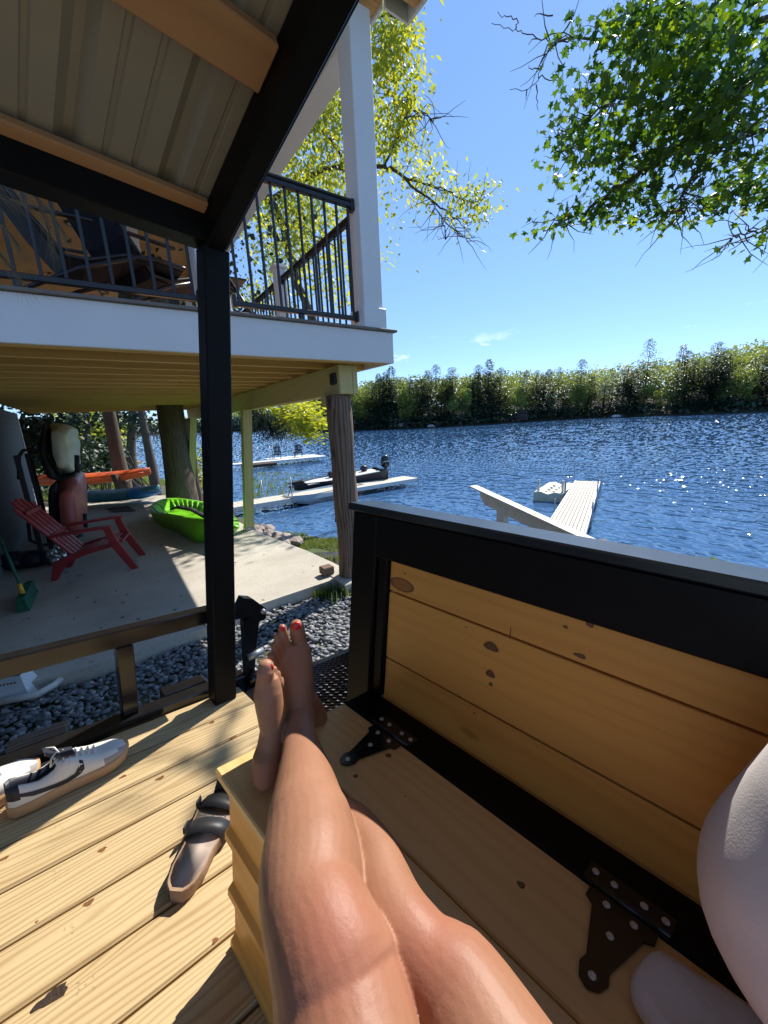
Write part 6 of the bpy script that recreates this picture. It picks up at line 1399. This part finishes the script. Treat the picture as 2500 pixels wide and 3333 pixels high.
# ================================================================== PERSON (legs stretched along the bench)
per = thing('person', 'person lying along the bench with bare crossed legs, red toenails and a white fleece top', 'person', T(.22, -.2, SH))
F_ = 1252.
def camdepth(P): return float((RC.T@(np.array(P)-[0, 0, CAMZ]))[2])
body = MB()
def limb(stn, extra, kz=.92, n=28):
    C_ = []; Rr_ = []
    for i, (y, l, r, c) in enumerate(stn):
        a, b, cc = onc((l+r)/2, y, c); P = T(a, b, cc); C_.append(P)
        q0, q1 = stn[max(0, i-1)], stn[min(len(stn)-1, i+1)]; dx = (q1[1]+q1[2]-q0[1]-q0[2])/2; dy = q1[0]-q0[0]; cs = abs(dy)/math.hypot(dx, dy)   # widths were read along image rows
        Rr_.append((r-l)/2/F_*camdepth(P)*cs*.985)
    for (a, b, c, r) in extra: C_.append(T(a, b, c)); Rr_.append(r)
    # densify
    Q = []; RR = []
    for i in range(len(C_)-1):
        for k in range(4):
            g = k/4; i0, i3 = max(0, i-1), min(len(C_)-1, i+2)
            cr = lambda A, B, C, D: .5*((2*B)+(C-A)*g+(2*A-5*B+4*C-D)*g*g+(3*B-A-3*C+D)*g**3)
            Q.append(cr(C_[i0], C_[i], C_[i+1], C_[i3])); RR.append(max(.01, cr(Rr_[i0], Rr_[i], Rr_[i+1], Rr_[i3])))
    Q.append(C_[-1]); RR.append(Rr_[-1]); rings = []
    for i, p in enumerate(Q):
        d = (Q[min(i+1, len(Q)-1)]-Q[max(i-1, 0)]).normalized(); v_ = (p-Vector((0, 0, CAMZ))).normalized(); s_ = d.cross(v_).normalized(); u_ = s_.cross(d)
        rings.append([p+s_*math.cos(t_)*RR[i]+u_*math.sin(t_)*RR[i]*kz for t_ in np.linspace(0, 2*math.pi, n+1)[:-1]])
    body.loft(rings); return Q, RR
L1 = [(2300, 930, 1020, .502), (2331, 927, 1022, .500), (2381, 924, 1025, .502), (2457, 915, 1052, .507), (2541, 897, 1088, .513), (2638, 875, 1124, .520), (2700, 866, 1152, .523), (2795, 851, 1174, .527), (2867, 845, 1184, .529), (2957, 851, 1194, .533), (3020, 857, 1235, .535), (3090, 869, 1268, .533), (3174, 885, 1307, .526), (3301, 896, 1340, .515)]
Q1, R1 = limb(L1, [(.115, .05, .500, .064), (.12, -.10, .50, .075), (.16, -.22, .50, .09)])
L2 = [(2480, 905, 960, .470), (2540, 900, 1010, .472), (2600, 960, 1095, .475), (2640, 1010, 1175, .480), (2686, 1050, 1230, .487), (2752, 1085, 1283, .493), (2825, 1115, 1330, .497), (2890, 1130, 1355, .500), (2950, 1145, 1388, .503), (3010, 1160, 1432, .505), (3070, 1180, 1490, .505), (3130, 1205, 1560, .503), (3200, 1240, 1660, .500), (3309, 1300, 1765, .497)]
Q2, R2 = limb(L2, [(.235, .02, .490, .064), (.20, -.12, .49, .075), (.20, -.24, .50, .09)])
# knees
def bump_at(px, py, c, r, out=.0, k=(1, 1, .6)):
    a, b, cc = onc(px, py, c); p = T(a, b, cc); body.ell(p, r*k[0], r*k[1], r*k[2], 10, axes=(Vector(t1), Vector(np.cross(tn, t1)), Vector(tn)))
bump_at(1065, 3030, .550, .030, k=(1, 1.6, .72)); bump_at(1310, 2995, .524, .024, k=(1, 1.5, .7)); bump_at(1015, 2700, .535, .03, k=(1, 2.0, .7))
# foot 1 (upper)
def fp_(px, py, b): a, b_, c = onb(px, py, b); return T(a, b_, c)
def foot(stn, n=24):
    rings = []; C_ = [fp_((l+r)/2, y, b) for (y, l, r, b, th) in stn]
    for i, (y, l, r, b, th) in enumerate(stn):
        p = C_[i]; d = (C_[min(i+1, len(C_)-1)]-C_[max(i-1, 0)]).normalized(); v_ = (p-Vector((0, 0, CAMZ))).normalized(); s_ = d.cross(v_).normalized(); u_ = s_.cross(d); w_ = (r-l)/2/F_*camdepth(p)
        rings.append([p+s_*math.cos(t_)*w_+u_*(math.sin(t_)*th) for t_ in np.linspace(0, 2*math.pi, n+1)[:-1]])
    body.loft(rings)
foot([(2400, 940, 1025, .60, .030), (2350, 925, 1024, .612, .034), (2300, 922, 1022, .625, .036), (2251, 911, 1021, .640, .034), (2220, 902, 1020, .648, .031), (2187, 892, 1019, .655, .027), (2150, 885, 1016, .662, .022), (2120, 884, 1010, .668, .018), (2098, 892, 1000, .672, .014)])
body.tube([fp_(1005, 2270, .655), fp_(1022, 2320, .665), fp_(1030, 2370, .668), fp_(1026, 2410, .660), fp_(1005, 2440, .635)], [.018, .026, .030, .027, .018], 16)
nails = []
def toe(base, tip, r0, r1, b0, b1, nail=True):
    p0, p1 = fp_(*base, b0), fp_(*tip, b1); m_ = p0.lerp(p1, .5); v_ = (p1-Vector((0, 0, CAMZ))).normalized()
    d = (p1-p0).normalized(); body.tube([p0, p0.lerp(p1, .4)-v_*.001, p0.lerp(p1, .75)-v_*.003, p1], [r0*.95, r0*.9, r1*1.02, r1*.92], 16); body.ell(p1, r1*.98, r1*.98, r1*.98, 8)
    if nail: nails.append((p1, d, v_, r1))
toe((980, 2125), (966, 2040), .0175, .0158, .668, .676); toe((940, 2120), (919, 2044), .0100, .0086, .668, .662); toe((920, 2130), (902, 2072), .0090, .0076, .666, .664, False); toe((908, 2145), (890, 2100), .0084, .0070, .664, .662, False); toe((898, 2170), (880, 2134), .0082, .0068, .660, .655, False)
# foot 2 (lower, heel on the seat)
foot([(2562, 842, 880, .575, .020), (2550, 830, 893, .577, .027), (2526, 822, 905, .580, .032), (2468, 823, 915, .588, .034), (2428, 838, 925, .594, .032), (2373, 848, 925, .600, .030), (2330, 840, 925, .604, .028), (2290, 832, 922, .607, .025), (2255, 827, 918, .609, .022), (2225, 832, 912, .611, .018), (2205, 838, 905, .612, .014)])
toe((862, 2225), (866, 2172), .0170, .0150, .612, .612, False); nails.append((fp_(878, 2172, .612), Vector(tn), (fp_(878, 2172, .612)-Vector((0, 0, CAMZ))).normalized(), .013))
for q, (bx, tx, ty) in enumerate(((888, 890, 2180), (900, 902, 2195), (910, 912, 2215))): toe((bx, 2240), (tx, ty), .010, .008, .625, .628, False)
body.tube([fp_(915, 2560, .60), fp_(900, 2520, .60), fp_(895, 2440, .61)], [.028, .030, .026], 14)
# hips, out of frame
body.ell(T(.21, -.27, .51), .17, .14, .10, 12, axes=(Vector(t1), Vector(np.cross(tn, t1)), Vector(tn)))
body.tube([T(.21, -.28, .52), T(.24, -.45, .62), T(.27, -.62, .78)], [.11, .12, .12], 20)
tmp = body.build('body_src', M['skin'])
md = tmp.modifiers.new('r', 'REMESH'); md.mode = 'VOXEL'; md.voxel_size = .0022; md.use_smooth_shade = True
ms = tmp.modifiers.new('s', 'SMOOTH'); ms.factor = .5; ms.iterations = 6
dg = bpy.context.evaluated_depsgraph_get(); me = bpy.data.meshes.new_from_object(tmp.evaluated_get(dg)); Mb = WM[tmp.name]; bpy.data.objects.remove(tmp)
me.name = 'body'; me.materials.clear(); me.materials.append(M['skin']); nv = len(me.vertices); co = np.empty(nv*3, np.float32); me.vertices.foreach_get('co', co); co = co.reshape(-1, 3)+np.array(Mb.translation)
fl = np.zeros(nv)
for (px, py, c, r_, k) in ((1075, 3060, .58, .075, .65), (1400, 3080, .54, .06, .6), (860, 2540, .45, .05, .45), (1060, 2830, .56, .05, .2), (880, 2250, .62, .04, .25), (900, 2100, .7, .05, .15)):
    p = np.array(T(*onc(px, py, c))); fl = np.maximum(fl, k*np.exp(-((co-p)**2).sum(1)/(2*(r_*.55)**2)))
at = me.attributes.new('flush', 'FLOAT', 'POINT'); at.data.foreach_set('value', fl.astype(np.float32))
me.polygons.foreach_set('use_smooth', np.ones(len(me.polygons), bool)); link('body', me, Mb, per)
for (p1, d, v_, r1) in nails:
    s_ = d.cross(v_).normalized(); u_ = -(s_.cross(d)); u_ = u_ if u_.dot(v_) < 0 else -u_
    mb = MB(); mb.ell(p1+u_*r1*.72+d*r1*.30, r1*.55, r1*.68, r1*.30, 8, axes=(s_, d, u_)); mb.build('toenail', M['nail'], per)
# fleece top: torso, sleeve resting by the backrest, hem on the seat
def cloth_tube(stn, name, n=40, wob=.08):
    mb = MB(); rings = []; A_ = np.array(stn, float); tq = np.linspace(0, len(stn)-1, (len(stn)-1)*6+1); D_ = []
    for t_ in tq:
        i = min(int(t_), len(stn)-2); g = t_-i; p0, p1, p2, p3 = A_[max(0, i-1)], A_[i], A_[i+1], A_[min(len(stn)-1, i+2)]
        D_.append(.5*((2*p1)+(p2-p0)*g+(2*p0-5*p1+4*p2-p3)*g*g+(3*p1-p0-3*p2+p3)*g**3))
    for i, (a, b, c, ra, rb) in enumerate(D_):
        i = i/6
        p = T(a, b, c); rings.append([p+Vector(t1)*math.cos(q)*ra*(1+wob*mnoise.noise(Vector((math.cos(q)*1.6, math.sin(q)*1.6, i*.5+a*3)))+.030*math.sin(q*7+i*1.4+2*math.sin(i))*(.3+abs(mnoise.noise(Vector((i*.9, math.cos(q), 2)))))*1.6-.085*max(0, math.sin(i*3.1+2.2*math.cos(q+1)+3*mnoise.noise(Vector((math.cos(q), math.sin(q), i*.5)))))**4)+Vector(np.cross(tn, t1))*math.sin(q)*rb*(1+wob*mnoise.noise(Vector((math.cos(q)*1.6+5, math.sin(q)*1.6, i*.5)))) for q in np.linspace(0, 2*math.pi, n+1)[:-1]])
    mb.loft(rings); return mb.build(name, M['fleece'], per)
cloth_tube([(.55, -.21, .98, .03, .03), (.54, -.19, .95, .06, .08), (.52, -.165, .88, .085, .11), (.50, -.14, .80, .10, .125), (.485, -.115, .72, .105, .128), (.475, -.10, .65, .11, .128), (.475, -.10, .585, .105, .12), (.48, -.12, .53, .08, .10), (.48, -.13, .50, .04, .05)], 'fleece_sleeve')
cloth_tube([(.22, -.34, .46, .17, .10), (.23, -.36, .56, .20, .14), (.25, -.44, .68, .21, .15), (.28, -.52, .80, .20, .14), (.30, -.58, .92, .16, .10), (.31, -.60, .97, .06, .05)], 'fleece_torso')
mb = MB(); rings = []
Pl = [(.437, .052), (.452, .058), (.475, .056), (.500, .046), (.505, .02), (.515, -.03), (.52, -.12), (.44, -.14), (.40, -.10), (.405, -.04), (.412, .0), (.425, .035)]
for z_, s_ in ((.424, .90), (.430, .98), (.440, 1.0), (.449, .95), (.453, .8), (.454, .4)):
    rings.append([T(.455+(a-.455)*s_, -.04+(b-(-.04))*s_, z_+.004*mnoise.noise(Vector((a*30, b*30, 0)))) for a, b in [(p.x, p.y) for p in rs([(x, y, 0) for x, y in Pl], 48)]])
mb.loft(rings); mb.build('fleece_hem', M['fleece'], per)

# knots in the bench boards
KM = wood('knot_wood', (.16, .06, .022), (.03, .012, .006), bands=60, contrast=.6, knots=0, rough=.5)
m, t, b = new_mat('pine_knot'); lk = t.links.new; at = node(t, 'Attribute', attribute_name='gc'); ln_ = node(t, 'VectorMath', operation='LENGTH'); lk(at.outputs['Vector'], ln_.inputs[0])
nk = node(t, 'TexNoise', i_Scale=2.5, i_Detail=3); lk(at.outputs['Vector'], nk.inputs[0]); ad = node(t, 'Math', operation='MULTIPLY_ADD', i_1=.35, i_2=-.17); lk(nk.outputs['Fac'], ad.inputs[0]); a2 = node(t, 'Math', operation='ADD'); lk(ad.outputs[0], a2.inputs[0]); lk(ln_.outputs['Value'], a2.inputs[1])
rk_ = ramp(t, a2.outputs[0], [(0, (.12, .045, .018)), (.45, (.24, .11, .04)), (.70, (.07, .025, .01)), (.9, (.32, .14, .04))]); lk(rk_.outputs[0], b.inputs['Base Color']); b.inputs['Roughness'].default_value = .45
def knot(fr, c, ex, ey, rx, ry):
    mb = MB(); n = 20; V = [fr(*c)]; G = [(0, 0, 0)]
    for k in range(n):
        q = 2*math.pi*k/n; w_ = 1+.12*math.sin(3*q+c[1]*9); V.append(fr(*[c[i]+ex[i]*math.cos(q)*rx*w_+ey[i]*math.sin(q)*ry*w_ for i in range(3)])); G.append((math.cos(q), math.sin(q), 0))
    mb.add(V, [(0, k+1, (k+1) % n+1) for k in range(n)], 0, G); mb.build('knot', m, bn)
for (a_, b_, r1, r2) in ((.500, .486, .0060, .0056), (.421, .489, .0045, .0042), (.468, .195, .0058, .0048), (.369, .209, .0085, .008), (.30, .62, .007, .005), (.455, .40, .0018, .0015)): knot(T, (a_, b_, SH+.0006), (0, 1, 0), (1, 0, 0), r1, r2)
for (b_, c_, r1, r2) in ((.360, .606, .010, .0075), (.357, .586, .0045, .0035), (.33, .700, .0012, .012), (.213, .706, .010, .004), (.24, .745, .004, .003), (.385, .51, .003, .002), (.585, .745, .0030, .0022), (.205, .762, .006, .005), (.364, .66, .016, .009), (.420, .678, .003, .0012)): knot(BK, (.6228, b_, c_), (0, 1, 0), (0, 0, 1), r1, r2)

# wide oval growth ring on the top back board
m2, t, b = new_mat('oval_ring'); lk = t.links.new; at = node(t, 'Attribute', attribute_name='gc'); ln_ = node(t, 'VectorMath', operation='LENGTH'); lk(at.outputs['Vector'], ln_.inputs[0])
nk = node(t, 'TexNoise', i_Scale=6, i_Detail=4); lk(at.outputs['Vector'], nk.inputs[0]); ad = node(t, 'Math', operation='MULTIPLY_ADD', i_1=.10, i_2=-.05); lk(nk.outputs['Fac'], ad.inputs[0]); a2 = node(t, 'Math', operation='ADD'); lk(ad.outputs[0], a2.inputs[0]); lk(ln_.outputs['Value'], a2.inputs[1])
rk_ = ramp(t, a2.outputs[0], [(0, (.16, .05, .014)), (.10, (.36, .14, .035)), (.7, (.37, .145, .036)), (.84, (.30, .11, .028)), (.89, (.045, .014, .006)), (.94, (.32, .12, .03))]); lk(rk_.outputs[0], b.inputs['Base Color']); b.inputs['Roughness'].default_value = .42
mb = MB(); n = 40; mb.add([BK(.6230, .592, .7165)]+[BK(.6230, .592+.036*math.cos(2*math.pi*k/n), .7165+.0155*math.sin(2*math.pi*k/n)) for k in range(n)], [(0, k+1, (k+1) % n+1) for k in range(n)], 0, [(0, 0, 0)]+[(math.cos(2*math.pi*k/n), math.sin(2*math.pi*k/n), 0) for k in range(n)]); mb.build('knot', m2, bn)

# knots and a dark bark hole in the deck planks
def dknot(px, py, r1, r2, mt=None):
    a_, b_, _ = onc(px, py, 0); mb = MB(); n = 18; V = [T(a_, b_, .0007)]; G = [(0, 0, 0)]
    for k in range(n):
        q = 2*math.pi*k/n; w_ = 1+.18*math.sin(3*q+px)+.1*math.sin(7*q+py); V.append(T(a_+math.cos(q)*r1*w_, b_+math.sin(q)*r2*w_, .0007)); G.append((math.cos(q), math.sin(q), 0))
    mb.add(V, [(0, k+1, (k+1) % n+1) for k in range(n)], 0, G); mb.build('knot', mt or m, tr)
for px, py, r1, r2 in ((521, 2533, .012, .006), (400, 2528, .010, .005), (690, 2352, .009, .006), (333, 2766, .009, .0055), (289, 2939, .010, .006), (760, 2400, .012, .006), (5, 2799, .016, .004), (640, 2480, .002, .0015), (455, 2590, .002, .0012), (120, 3000, .003, .002), (700, 3060, .006, .004)): dknot(px, py, r1, r2)
dknot(168, 3245, .026, .011, flat('bark_pocket', (.035, .018, .010), rough=.9, var=.5, scale=60, bmp=.8, bscale=150))
